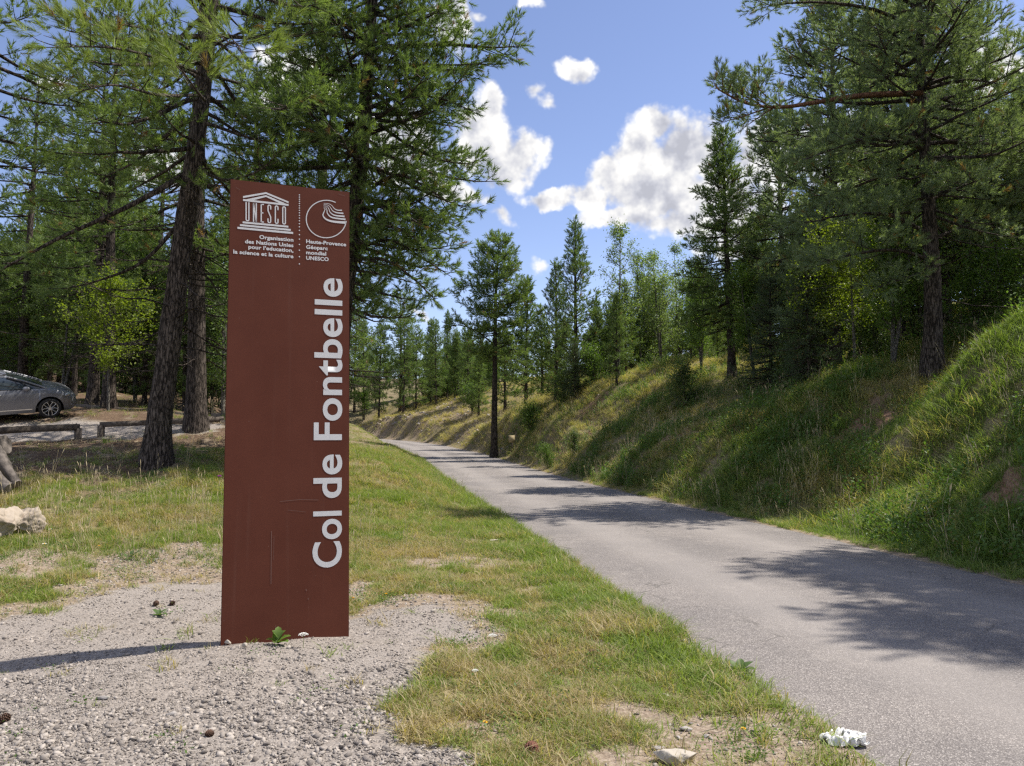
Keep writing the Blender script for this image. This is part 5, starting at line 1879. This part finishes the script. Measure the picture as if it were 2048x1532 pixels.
def make(name, label, x, y, srcs, scl, dry, tilt=.12, dz=0.0):
    n = len(x)
    P = np.stack([x, y, height(x, y) + dz], 1)
    rot = np.stack([rng.normal(0, tilt, n), rng.normal(0, tilt, n), rng.uniform(0, 6.28, n)], 1)
    return tag(scatter(name, P, rot, scl, rng.integers(0, len(srcs), n), srcs, dry), label, name.replace('_', ' '))


def grass_zone(x, y):
    g, dd, red, lit, d, ry, nz, st = zones(x, y)
    return g, dd, red, lit, d, nz, st


# lawn left of the road: dense, short, with dry patches
def lawn(n, box):
    x, y = rng.uniform(box[0], box[1], n), rng.uniform(box[2], box[3], n)
    px = 1024 + F * x / np.maximum(y, .3)
    v = (px > -260) & (px < 2320)
    x, y = x[v], y[v]
    g, dd, red, lit, d, nz, st = grass_zone(x, y)
    dn = np.clip(1 - g * 1.0 - dd * .93 - lit * .97, 0, 1) * (1 - .82 * st) * (d < -2.16) * (0.30 + 0.70 * sstep(.40, .56, fbm(x * 2.6 + 5, y * 2.6, 4)))
    dn = np.maximum(dn, 0.002 * g * (y < 14))
    k = rng.random(len(x)) < dn
    return x[k], y[k], d[k], nz[k]


X, Y, Dd, Nz = [np.concatenate(v) for v in zip(lawn(62000, (-6.5, 2.6, 3.4, 8)), lawn(100000, (-12, 1.6, 8, 16)), lawn(70000, (-20, 0, 16, 34)), lawn(14000, (-26, -5, 34, 62)))]
edge = sstep(-3.1, -2.3, Dd)
dry = np.clip(.49 + (fbm(X * 1.1, Y * 1.1 + 3, 4) - .5) * 1.2 + (fbm(X * 4.3, Y * 4.3 + 8, 3) - .5) * 1.5 - .38 * edge + .10 * sstep(9, 5, Y) - .12 * sstep(9, 14, Y) + rng.normal(0, .24, len(X)), 0, 1)
scl = rng.uniform(.5, 1.45, len(X)) * (1 + .35 * edge) * (1 + .7 * sstep(8, 22, Y)) * (.75 + .6 * fbm(X * .8, Y * .8, 3))
make('short_grass', 'short sunburnt grass of the verge', X, Y, G_SHORT, scl, dry)
# strip of longer fresh grass along the asphalt and clumps in the verge
x, y = sample(60000, (-9, 2.6, 3.6, 45), lambda x, y: np.ones(len(x)))
g, dd, red, lit, d, nz, st = grass_zone(x, y)
cl = sstep(.53, .66, fbm(x * 1.9 + 31, y * 1.9, 4))
pr = np.where((d < -2.10) & (d > -2.75), .55 * (1 - .6 * sstep(5.0, 4.2, y)) * (.3 + .7 * sstep(.38, .55, fbm(x * 2.2, y * 2.2, 3))), np.where(d < -2.4, .20 * cl * (1 - g) * (1 - .8 * dd), 0)) * np.where(y > 16, .6, 1)
pr = np.maximum(pr, np.where((d < -5.2) & (y > 8.5) & (y < 11.3), .22 * (1 - g), 0))
k = rng.random(len(x)) < pr
make('verge_grass', 'longer fresh grass along the left road edge', x[k], y[k], G_EDGE, rng.uniform(.45, 1.15, k.sum()) * (1 + .5 * sstep(10, 25, y[k])) * np.where(y[k] < 5.5, .8, 1), np.clip(rng.normal(.26, .2, k.sum()), 0, 1))


# bank right of the road
def bank(n, box):
    x, y = rng.uniform(box[0], box[1], n), rng.uniform(box[2], box[3], n)
    px = 1024 + F * x / np.maximum(y, .3)
    v = (px > 600) & (px < 2320)
    x, y = x[v], y[v]
    g, dd, red, lit, d, nz, st = grass_zone(x, y)
    pr = (d > 2.2) * np.clip(1 - red * .70 - lit * .5, 0, 1) * (.40 + .60 * sstep(.38, .55, nz)) * np.where(d < 2.5, .55, 1)
    k = rng.random(len(x)) < pr
    return x[k], y[k], d[k], nz[k]


X, Y, Dd, Nz = [np.concatenate(v) for v in zip(bank(26000, (2, 11, 5, 14)), bank(46000, (1, 18, 14, 26)), bank(42000, (-3, 22, 26, 50)), bank(26000, (-16, 16, 50, 92)))]
dry = np.clip(.40 + (fbm(X * .45, Y * .45 + 3, 4) - .5) * 1.5 + (fbm(X * 2.3, Y * 2.3, 3) - .5) * .9 + .42 * sstep(24, 34, Y) + .25 * sstep(48, 66, Y) - .22 * sstep(18, 12, Y) + rng.normal(0, .15, len(X)), 0, 1)
scl = rng.uniform(.45, 1.35, len(X)) * (.35 + 1.3 * fbm(X * .8, Y * .8, 4)) * np.where(Dd < 2.7, .55, 1) * (1 + .25 * sstep(30, 60, Y))
make('bank_grass', 'long grass on the slope right of the road', X, Y, G_BANK, scl, dry, .2)
# dry stalks
x, y = sample(26000, (-16, 14, 6, 70), lambda x, y: np.ones(len(x)))
g, dd, red, lit, d, nz, st = grass_zone(x, y)
cl = sstep(.45, .62, fbm(x * .7 + 9, y * .7, 3))
pr = np.where(d > 2.25, .32 * cl + .06, np.where((d < -4.6) & (y > 8) & (y < 11.6), .75, np.where((d < -2.2) & (y > 7), .05, 0))) * (1 - g)
k = rng.random(len(x)) < pr
make('dry_stalks', 'dry flowering grass stems', x[k], y[k], G_STALK, rng.uniform(.6, 1.3, k.sum()) * np.where(d[k] < 0, .85, 1.15), np.zeros(k.sum()), .1)
# herbs: clover-like mats on the verge, weeds on the bank
x, y = sample(42000, (-7, 2.6, 3.5, 16), lambda x, y: np.ones(len(x)))
g, dd, red, lit, d, nz, st = grass_zone(x, y)
pr = (d < -2.3) * sstep(.52, .66, fbm(x * 1.5 + 77, y * 1.5, 4)) * (1 - g * .97) * (1 - .6 * dd) * .5
k = rng.random(len(x)) < pr
make('clover_mat', 'low mats of small leaved herbs in the verge', x[k], y[k], G_HERB, rng.uniform(.6, 1.3, k.sum()), np.clip(rng.normal(.12, .15, k.sum()), 0, 1))
x, y = sample(60000, (-3, 20, 5, 55), lambda x, y: np.ones(len(x)))
g, dd, red, lit, d, nz, st = grass_zone(x, y)
pr = (d > 2.5) * (.06 + .75 * sstep(.47, .62, fbm(x * .75 + 21, y * .75, 4))) * (1 - red * .8) * sstep(58, 30, y) * .75
k = rng.random(len(x)) < pr
make('bank_weeds', 'leafy weeds among the grass of the slope', x[k], y[k], G_WEED, rng.uniform(.4, 1.5, k.sum()), np.clip(rng.normal(.15, .18, k.sum()), 0, 1))

# gravel: chips lying on the bed
STONES = []
for i in range(7):
    V, Fc = rock_shape(rng, ICO1, 7, (1, rng.uniform(.55, .9), rng.uniform(.3, .6)), .12)
    STONES.append(mesh_np('stone_chip', [(V, Fc, 0)], [M['stone']]))


def chips(n, box, test, smin, smax):
    x, y = rng.uniform(box[0], box[1], n), rng.uniform(box[2], box[3], n)
    px = 1024 + F * x / np.maximum(y, .3)
    v = (px > -200) & (px < 2250)
    x, y = x[v], y[v]
    g, dd, red, lit, d, nz, st = grass_zone(x, y)
    k = rng.random(len(x)) < test(x, y, g, dd, d, nz, st)
    x, y = x[k], y[k]
    s_ = smin + (smax - smin) * rng.random(len(x)) ** 3.2
    return x, y, s_


near = lambda y: .35 + .65 * sstep(6.2, 4.4, y)
ch = [chips(150000, (-5, 1.2, 3.3, 7.6), lambda x, y, g, dd, d, nz, st: g * near(y), .0045, .0125),
      chips(52000, (-5, 1.2, 3.3, 7.6), lambda x, y, g, dd, d, nz, st: g * sstep(5.4, 4.0, y + (fbm(x * 1.3, y * 1.3, 3) - .5) * 2.4) * .9 + g * .04, .010, .030),
      chips(46000, (-6, 1.5, 5, 11), lambda x, y, g, dd, d, nz, st: st * .8 + dd * .12, .006, .022),
      chips(9000, (-2, 2.6, 3.3, 6.5), lambda x, y, g, dd, d, nz, st: dd * .35 * (d < -2.2), .006, .022),
      chips(6000, (-16, -4, 17, 25), lambda x, y, g, dd, d, nz, st: g, .012, .03)]
x, y, s_ = [np.concatenate(v) for v in zip(*ch)]
n = len(x)
P = np.stack([x, y, height(x, y) + s_ * .15], 1)
rot = np.stack([rng.normal(0, .45, n), rng.normal(0, .45, n), rng.uniform(0, 6.28, n)], 1)
tag(scatter('gravel', P, rot, s_, rng.integers(0, 7, n), STONES), 'crushed pale limestone gravel round the sign', 'gravel')
# rubble of the far cut bank and the little slips
x, y = rng.uniform(-18, 12, 26000), rng.uniform(7, 90, 26000)
g, dd, red, lit, d, nz, st = grass_zone(x, y)
k = (rng.random(len(x)) < np.maximum(red * .4, dd * .5)) & (d > 2.5)
x, y = x[k], y[k]
n = len(x)
s_ = rng.uniform(.03, .16, n) * np.where(y > 45, 1.6, np.where(y > 18, .55, .3))
rot = np.stack([rng.normal(.3, .3, n), rng.normal(.35, .3, n), rng.normal(0, .5, n)], 1)
RUB = []
for i in range(5):
    V, Fc = rock_shape(rng, ICO1, 6, (1, .8, .32), .07)
    RUB.append(mesh_np('rubble_stone', [(V, Fc, 0)], [M['slate' if i < 3 else 'rock']]))
tag(scatter('rubble', np.stack([x, y, height(x, y)], 1), rot, s_, rng.integers(0, 5, n), RUB), 'broken slabs in the bare cut of the slope', 'rubble')
# dead needles and twigs under the pines
x, y = rng.uniform(-12, -4, 15000), rng.uniform(11, 21, 15000)
g, dd, red, lit, d, nz, st = grass_zone(x, y)
k = rng.random(len(x)) < lit * .5
LIT = []
for i in range(4):
    V, Fc, t = tuft(rng, 9, .10, .12, .004, .4, 2.2)
    LIT.append(mesh_np('litter_bit', [(V, Fc, 0)], [M['cone'] if i % 2 else M['straw']], {'tint': t}))
make('needle_litter', 'dead needles and twigs under the pines', x[k], y[k], LIT, rng.uniform(.6, 1.4, k.sum()), np.zeros(k.sum()))

# ------------------------------------------------------------------ single small things
def on_ground(px, py):
    x, y = flat_ground([(px, py)])[0]
    return np.array([x, y, ground_at(x, y)])


def stone(label, px, py, size, squash, mat, seed, name='rock', cat='rock', sub=ICO5, sink=.25, cuts=18, group=None, rz=0):
    r_ = np.random.default_rng(seed)
    V, Fc = rock_shape(r_, sub, cuts, np.array(squash) * size, 0.0)
    if len(V) > 400:          # broken, pitted faces
        dn_ = V / (np.linalg.norm(V, axis=1)[:, None] + 1e-9)
        q_ = V / size
        f1 = fbm(q_[:, 0] * 2.2 + q_[:, 2] * 1.7 + seed, q_[:, 1] * 2.2 - q_[:, 2] * 1.4, 4) - .5
        f2 = np.abs(fbm(q_[:, 0] * 3.1 - q_[:, 2] * 2.3 + seed * 3, q_[:, 1] * 3.1 + q_[:, 2] * 2.9, 3) - .5)
        f3 = fbm(q_[:, 0] * 11 + q_[:, 2] * 9, q_[:, 1] * 11 - q_[:, 2] * 8, 3) - .5
        V = V + dn_ * size * (.32 if mat == 'white_rock' else 1.0) * (f1 * .42 - np.exp(-f2 / .025) * .09 + f3 * .10)[:, None]
    me_ = mesh_np(name, [(V, Fc, 0)], [M[mat]])
    p = on_ground(px, py)
    o_ = link(name, me_, None, (p[0], p[1], p[2] + size * squash[2] * (1 - 2 * sink)))
    o_.rotation_euler = (0, 0, rz)
    return tag(o_, label, cat, group)


stone('pale beige boulder cut off by the picture edge above the gravel', -14, 1078, .36, (.9, .8, 1.0), 'rock', 4, 'boulder', 'boulder')
stone('smaller rounded beige boulder leaning on the one at the picture edge', 50, 1072, .25, (.85, .9, .95), 'rock', 9, 'boulder', 'boulder')
stone('flat white rock at the bottom edge below the slate chips', 1357, 1526, .145, (1.0, .55, .34), 'white_rock', 12, rz=.2)
for i, (px, py, s_, lab) in enumerate([(1372, 1462, .055, 'grey slate chip lying above the white rock'), (1412, 1476, .038, 'small grey slate chip right of the others by the white rock'), (1358, 1478, .034, 'brown slate chip between the white rock and the bigger chip'),
                                       (1318, 1500, .05, 'slate chip touching the upper left side of the white rock')]):
    stone(lab, px, py, s_, (1, .6, .3), 'slate', 30 + i, 'slate_chip', 'stone', ICO2, group='slate chips by the road edge', rz=i * .9)
stone('white limestone chip at the top right rim of the gravel patch', 867, 1226, .038, (1, .7, .7), 'white_rock', 41, 'stone', 'stone', ICO2)
stone('pale stone in the grass beside the yellow green tufts', 1330, 1396, .035, (1, .9, .7), 'white_rock', 42, 'stone', 'stone', ICO2)
stone('pale flat stone in the grass left of the road bend shadow', 985, 1083, .09, (1.3, .5, .25), 'white_rock', 43, 'stone', 'stone', ICO2)
stone('dark grey flat stone alone in the middle of the gravel', 345, 1432, .05, (1, .5, .35), 'slate', 44, 'stone', 'stone', ICO2, rz=.2)
stone('brownish flat stone in the gravel below the sign shadow', 205, 1400, .055, (1, .5, .35), 'slate', 45, 'stone', 'stone', ICO2, rz=-.2)
for i, (px, py, lab) in enumerate([(455, 1290, 'pale stone against the left foot of the sign'), (490, 1296, 'small pale stone leaning on the sign foot left of the green plant'), (662, 1272, 'pale stone at the right foot of the sign')]):
    stone(lab, px, py, (.035, .028, .03)[i], (1, .8, .75), 'white_rock', 50 + i, 'stone', 'stone', ICO2, sink=.1, group='stones at the foot of the sign')


def pine_cone(label, px, py, L, mat, tilt, rz, seed):
    r_ = np.random.default_rng(seed)
    parts = []
    V, Fc = ICO2
    parts.append((V * np.array([.27, .27, .42]) * L, Fc, 0))
    n = 70
    for i in range(n):
        t = i / n
        a = i * 2.39996
        z = (t - .5) * L * .92
        rr = L * .36 * math.sin(PI * (.12 + .80 * t)) ** .8
        d = np.array([math.cos(a), math.sin(a), .35 - .2 * t])
        d /= np.linalg.norm(d)
        sd = np.array([-math.sin(a), math.cos(a), 0])
        u = np.cross(d, sd)
        b0 = np.array([0, 0, z]) + d * rr * .35
        e = np.array([0, 0, z]) + d * rr * 1.25
        w_ = L * .085
        Vq = np.array([b0 - sd * w_ * .5, b0 + sd * w_ * .5, e + sd * w_, e - sd * w_, e + u * w_ * .6 - d * w_ * .2, b0 - u * w_ * .3])
        parts.append((Vq, np.array([(0, 1, 2), (0, 2, 3), (3, 2, 4), (0, 3, 5), (1, 5, 2), (4, 2, 1), (4, 0, 3)]), 0))
    me_ = mesh_np('pine_cone', parts, [M[mat]])
    p = on_ground(px, py)
    o_ = link('pine_cone', me_, None, (p[0], p[1], p[2] + L * .33))
    o_.rotation_euler = (tilt, .2, rz)
    return tag(o_, label, 'pine cone', 'fallen pine cones')


for i, a in enumerate([('big open reddish pine cone in the dry grass at the bottom edge', 1062, 1512, .085, 'cone_red', 1.2, .3), ('small brown pine cone in the grass near the road verge', 1182, 1312, .055, 'cone', 1.4, 1.1),
                       ('brown pine cone right behind the broad leaved rosette', 312, 1212, .06, 'cone', 1.5, .5), ('dark pine cone to the right of the broad leaved rosette', 344, 1212, .055, 'cone', 1.1, 2.0),
                       ('dark pine cone half cut off at the picture edge in the gravel', 6, 1448, .075, 'cone', 1.3, 2.6), ('worn brown pine cone in the gravel at the bottom', 418, 1474, .05, 'cone', 1.5, 1.4)]):
    pine_cone(*a, 60 + i)


def leaf_blade(L, w, bend, lobes=0):
    """one leaf along +x as a folded strip"""
    n = 7
    V = []
    for i in range(n):
        t = i / (n - 1)
        ww = w * (math.sin(PI * min(1, .08 + .92 * t)) ** .8) * (1 + (.35 if lobes and i % 2 else 0))
        z = bend * L * math.sin(t * PI * .8)
        V += [(t * L, -ww, z + ww * .35), (t * L, 0, z), (t * L, ww, z + ww * .35)]
    q = []
    for i in range(n - 1):
        a = i * 3
        q += [(a, a + 3, a + 4, a + 1), (a + 1, a + 4, a + 5, a + 2)]
    return np.array(V), np.array(q)


def rosette(name, label, cat, px, py, spec, mat):
    p = on_ground(px, py)
    t = thing(name, label, cat, p)
    for az_, el_, L, w_, h0 in spec:
        V, q = leaf_blade(L, w_, .12, lobes=1 if mat == 'leaf' else 0)
        c_, s_ = math.cos(el_), math.sin(el_)
        V = np.stack([V[:, 0] * c_ - V[:, 2] * s_, V[:, 1], V[:, 0] * s_ + V[:, 2] * c_], 1)
        c_, s_ = math.cos(az_), math.sin(az_)
        V = np.stack([V[:, 0] * c_ - V[:, 1] * s_, V[:, 0] * s_ + V[:, 1] * c_, V[:, 2] + h0], 1)
        me_ = mesh_np('leaf', [(V, q, 0)], [M[mat]], {'tint': np.full(len(V), random.Random(int(L * 1e4)).uniform(.3, .8))}, True)
        link('leaf', me_, t)
    MB().tube([(0, 0, -.01), (0, 0, .06 if mat == 'leaf' else .01)], [.003, .002], 5).build('stem', M['stem'], t)
    return t


rosette('leafy_weed', 'green lobed weed growing at the foot of the sign', 'plant', 556, 1290,
        [(2.4, .75, .085, .030, .02), (1.9, 1.1, .09, .028, .04), (.6, .8, .085, .030, .03), (0.1, .35, .10, .032, .02), (-.5, .15, .10, .032, .01), (3.3, .3, .09, .028, .01), (2.9, .7, .07, .026, .05), (-1.6, .2, .075, .028, .01)], 'leaf')
rosette('plantain', 'pale broad leaved rosette flat on the gravel left of the sign', 'plant', 318, 1232,
        [(2.6, .35, .10, .022, 0), (-.6, .12, .11, .026, 0), (.7, .5, .09, .018, 0), (1.9, .6, .07, .016, 0), (-2.1, .15, .06, .018, 0)], 'weed')
rosette('plantain', 'small leafy rosette at the upper rim of the gravel', 'plant', 258, 1120, [(.4, .6, .16, .03, 0), (1.4, .8, .13, .03, 0), (2.8, .5, .12, .03, 0), (-.6, .3, .1, .03, 0)], 'weed')
rosette('plantain', 'broad leaves at the ragged grass tip beside the asphalt', 'plant', 1480, 1345, [(.2, .5, .12, .03, 0), (1.2, .6, .11, .03, 0), (2.4, .5, .12, .03, 0), (-.8, .3, .12, .034, 0), (3.6, .4, .1, .03, 0)], 'weed')


def flower(name, label, cat, px, py, h, kind, size, lean=(0, 0), group=None):
    p = on_ground(px, py)
    t = thing(name, label, cat, p, 0, group)
    top = np.array([lean[0] * h, lean[1] * h, h])
    MB().tube([(0, 0, -.01), tuple(top * .5 + np.array([.004, 0, 0])), tuple(top)], [.0022, .0018, .0015], 5).build('stem', M['stem'], t, smooth_shade=True)
    r_ = np.random.default_rng(int(px))
    mb2 = MB()
    if kind == 'umbel':
        for i in range(38):
            a, r = i * 2.4, size * math.sqrt(i / 38)
            c = top + np.array([r * math.cos(a), r * math.sin(a), size * .25 - r * r / size * .4])
            V, Fc = ICO1
            mb2.mesh(V * size * np.array([.13, .13, .08]) + c, Fc)
        mb2.build('flower_head', M['petal_white'], t)
    else:
        n = 14
        mat = M['petal_white'] if kind == 'daisy' else (M['petal_purple'] if kind == 'thistle' else M['petal_yellow'])
        rings = 3 if kind in ('thistle', 'yellow') else 1
        for rg in range(rings):
            for i in range(n):
                a = i / n * 2 * PI + rg * .2
                up_ = (.15, .55, 1.1)[rg]
                d = np.array([math.cos(a), math.sin(a), up_])
                d = d / np.linalg.norm(d) * size * (1 - .15 * rg)
                sd = np.array([-math.sin(a), math.cos(a), 0]) * size * .2
                mb2.mesh(np.array([top, top + d * .6 - sd, top + d, top + d * .6 + sd]), np.array([(0, 1, 2, 3)]))
        mb2.build('flower_head', mat, t)
        if kind == 'daisy':
            V, Fc = ICO1
            MB().mesh(V * size * np.array([.3, .3, .18]) + top + np.array([0, 0, size * .08]), Fc).build('flower_centre', M['petal_yellow'], t)
    return t


flower('white_flower', 'white round flower head in front of the sign foot', 'flower', 606, 1296, .095, 'umbel', .036)
flower('white_flower', 'flat white flower head at the right rim of the gravel', 'flower', 985, 1290, .07, 'umbel', .034, group='white umbel flowers')
flower('white_flower', 'small white flower head lower down in the verge grass', 'flower', 950, 1360, .06, 'umbel', .022, group='white umbel flowers')
flower('daisy', 'white daisy in the grass near the boulders', 'flower', 88, 1112, .13, 'daisy', .028)
flower('daisy', 'daisy nearer to the pale boulder, on a shorter stem', 'flower', 100, 1072, .08, 'daisy', .024)
flower('thistle', 'purple thistle head beside the left edge of the sign', 'flower', 438, 990, .28, 'thistle', .045)
for px, py, lab in [(706, 1204, 'yellow flower touching the right edge of the sign'), (772, 1196, 'yellow flower in the grass right of the sign'), (1487, 1474, 'yellow flower near the road edge in the bottom corner'), (970, 1460, 'yellow flower alone in the dry grass at the bottom'), (198, 1098, 'orange yellow flower at the upper rim of the gravel')]:
    flower('yellow_flower', lab, 'flower', px, py, .035, 'yellow', .017, group='yellow flowers')

# crumpled tissue at the road edge
k_ = 30
u_, v_ = np.meshgrid(np.linspace(-1, 1, k_), np.linspace(-1, 1, k_))
u_, v_ = u_.ravel(), v_.ravel()
rdg = lambda f, o: 1 - 2 * np.abs(fbm(u_ * f + o, v_ * f + o * .7, 2) - .5)
x_ = u_ * .12 + (fbm(u_ * 2.4 + 4, v_ * 2.4, 3) - .5) * .13
y_ = v_ * .085 + (fbm(u_ * 2.4, v_ * 2.4 + 8, 3) - .5) * .11
z_ = (rdg(2.2, 3) - .72) * .13 + (rdg(4.5, 11) - .7) * .05 + .02
z_ = np.maximum(z_, .002 + .004 * rdg(6, 2)) * (1.15 - .7 * (u_ ** 2 + v_ ** 2) / 2)
ii = (np.arange(k_ - 1)[:, None] * k_ + np.arange(k_ - 1)[None]).ravel()
V, Fc = np.stack([x_, y_, z_], 1), np.stack([ii, ii + 1, ii + k_ + 1, ii + k_], 1)
p = on_ground(1690, 1486)
o = link('tissue', mesh_np('tissue', [(V, Fc, 0)], [M['paper']]), None, (p[0], p[1], .012))
o.scale = (.8, .8, .8)
tag(o, 'crumpled white paper tissue lying on the road edge', 'litter')

# weathered logs at the left edge
def log(label, a, b_, r0, r1, seed):
    P0, P1 = at(*a), at(*b_)
    r_ = np.random.default_rng(seed)
    n, sd = 14, 14
    tt = np.linspace(0, 1, n)
    C = P0 + (P1 - P0) * tt[:, None] + np.stack([np.sin(tt * 4) * .02, np.cos(tt * 3) * .02, np.sin(tt * 5) * .03], 1)
    V, Fq = tube(C, r0 + (r1 - r0) * tt, sd)
    cc = np.repeat(C, sd, 0)
    an = np.tile(np.arange(sd), n)
    V = cc + (V - cc) * (1 + (fbm(an * .8 + seed, np.repeat(tt, sd) * 5, 3) - .5) * .7)[:, None]
    t = thing('log', label, 'log', tuple(P1))
    parts = [(V - P1, Fq, 0)]
    for k_, fl in ((0, True), (n - 1, False)):
        ring_ = V[k_ * sd:(k_ + 1) * sd] - P1
        cv = np.vstack([ring_, ring_.mean(0)[None] + (0.0)])
        a_ = np.arange(sd)
        tr = np.stack([a_, (a_ + 1) % sd, np.full(sd, sd)], 1)
        parts.append((cv, tr[:, ::-1] if fl else tr, 0))
    link('trunk', mesh_np('log', parts, [M['log']], smooth_shade=True), t)
    return t


log('grey weathered log end showing its pale rounded face at the picture edge', (-90, 905, 11.6), (16, 884, 11.6), .17, .14, 1)
log('dark weathered limb slanting down below the pale log end', (-40, 880, 11.3), (38, 965, 11.1), .13, .07, 2)
log('lower broken piece of grey wood at the picture edge under the slanting limb', (-60, 925, 10.9), (22, 972, 10.8), .12, .07, 3)

# small weathered marker by the ragged pine
p = at(1024, 890, 44)
p[2] = ground_at(p[0], p[1])
t = thing('marker_post', 'small weathered marker board on a thin post in dry grass right of the ragged pine', 'marker post', p)
MB().box((0, 0, .35), (.06, .06, .9)).build('post', M['wood'], t)
MB().box((-.02, -.045, .72), (.34, .03, .42)).build('board', plain('faded_yellow_board', (.42, .34, .2), .8, .2), t)
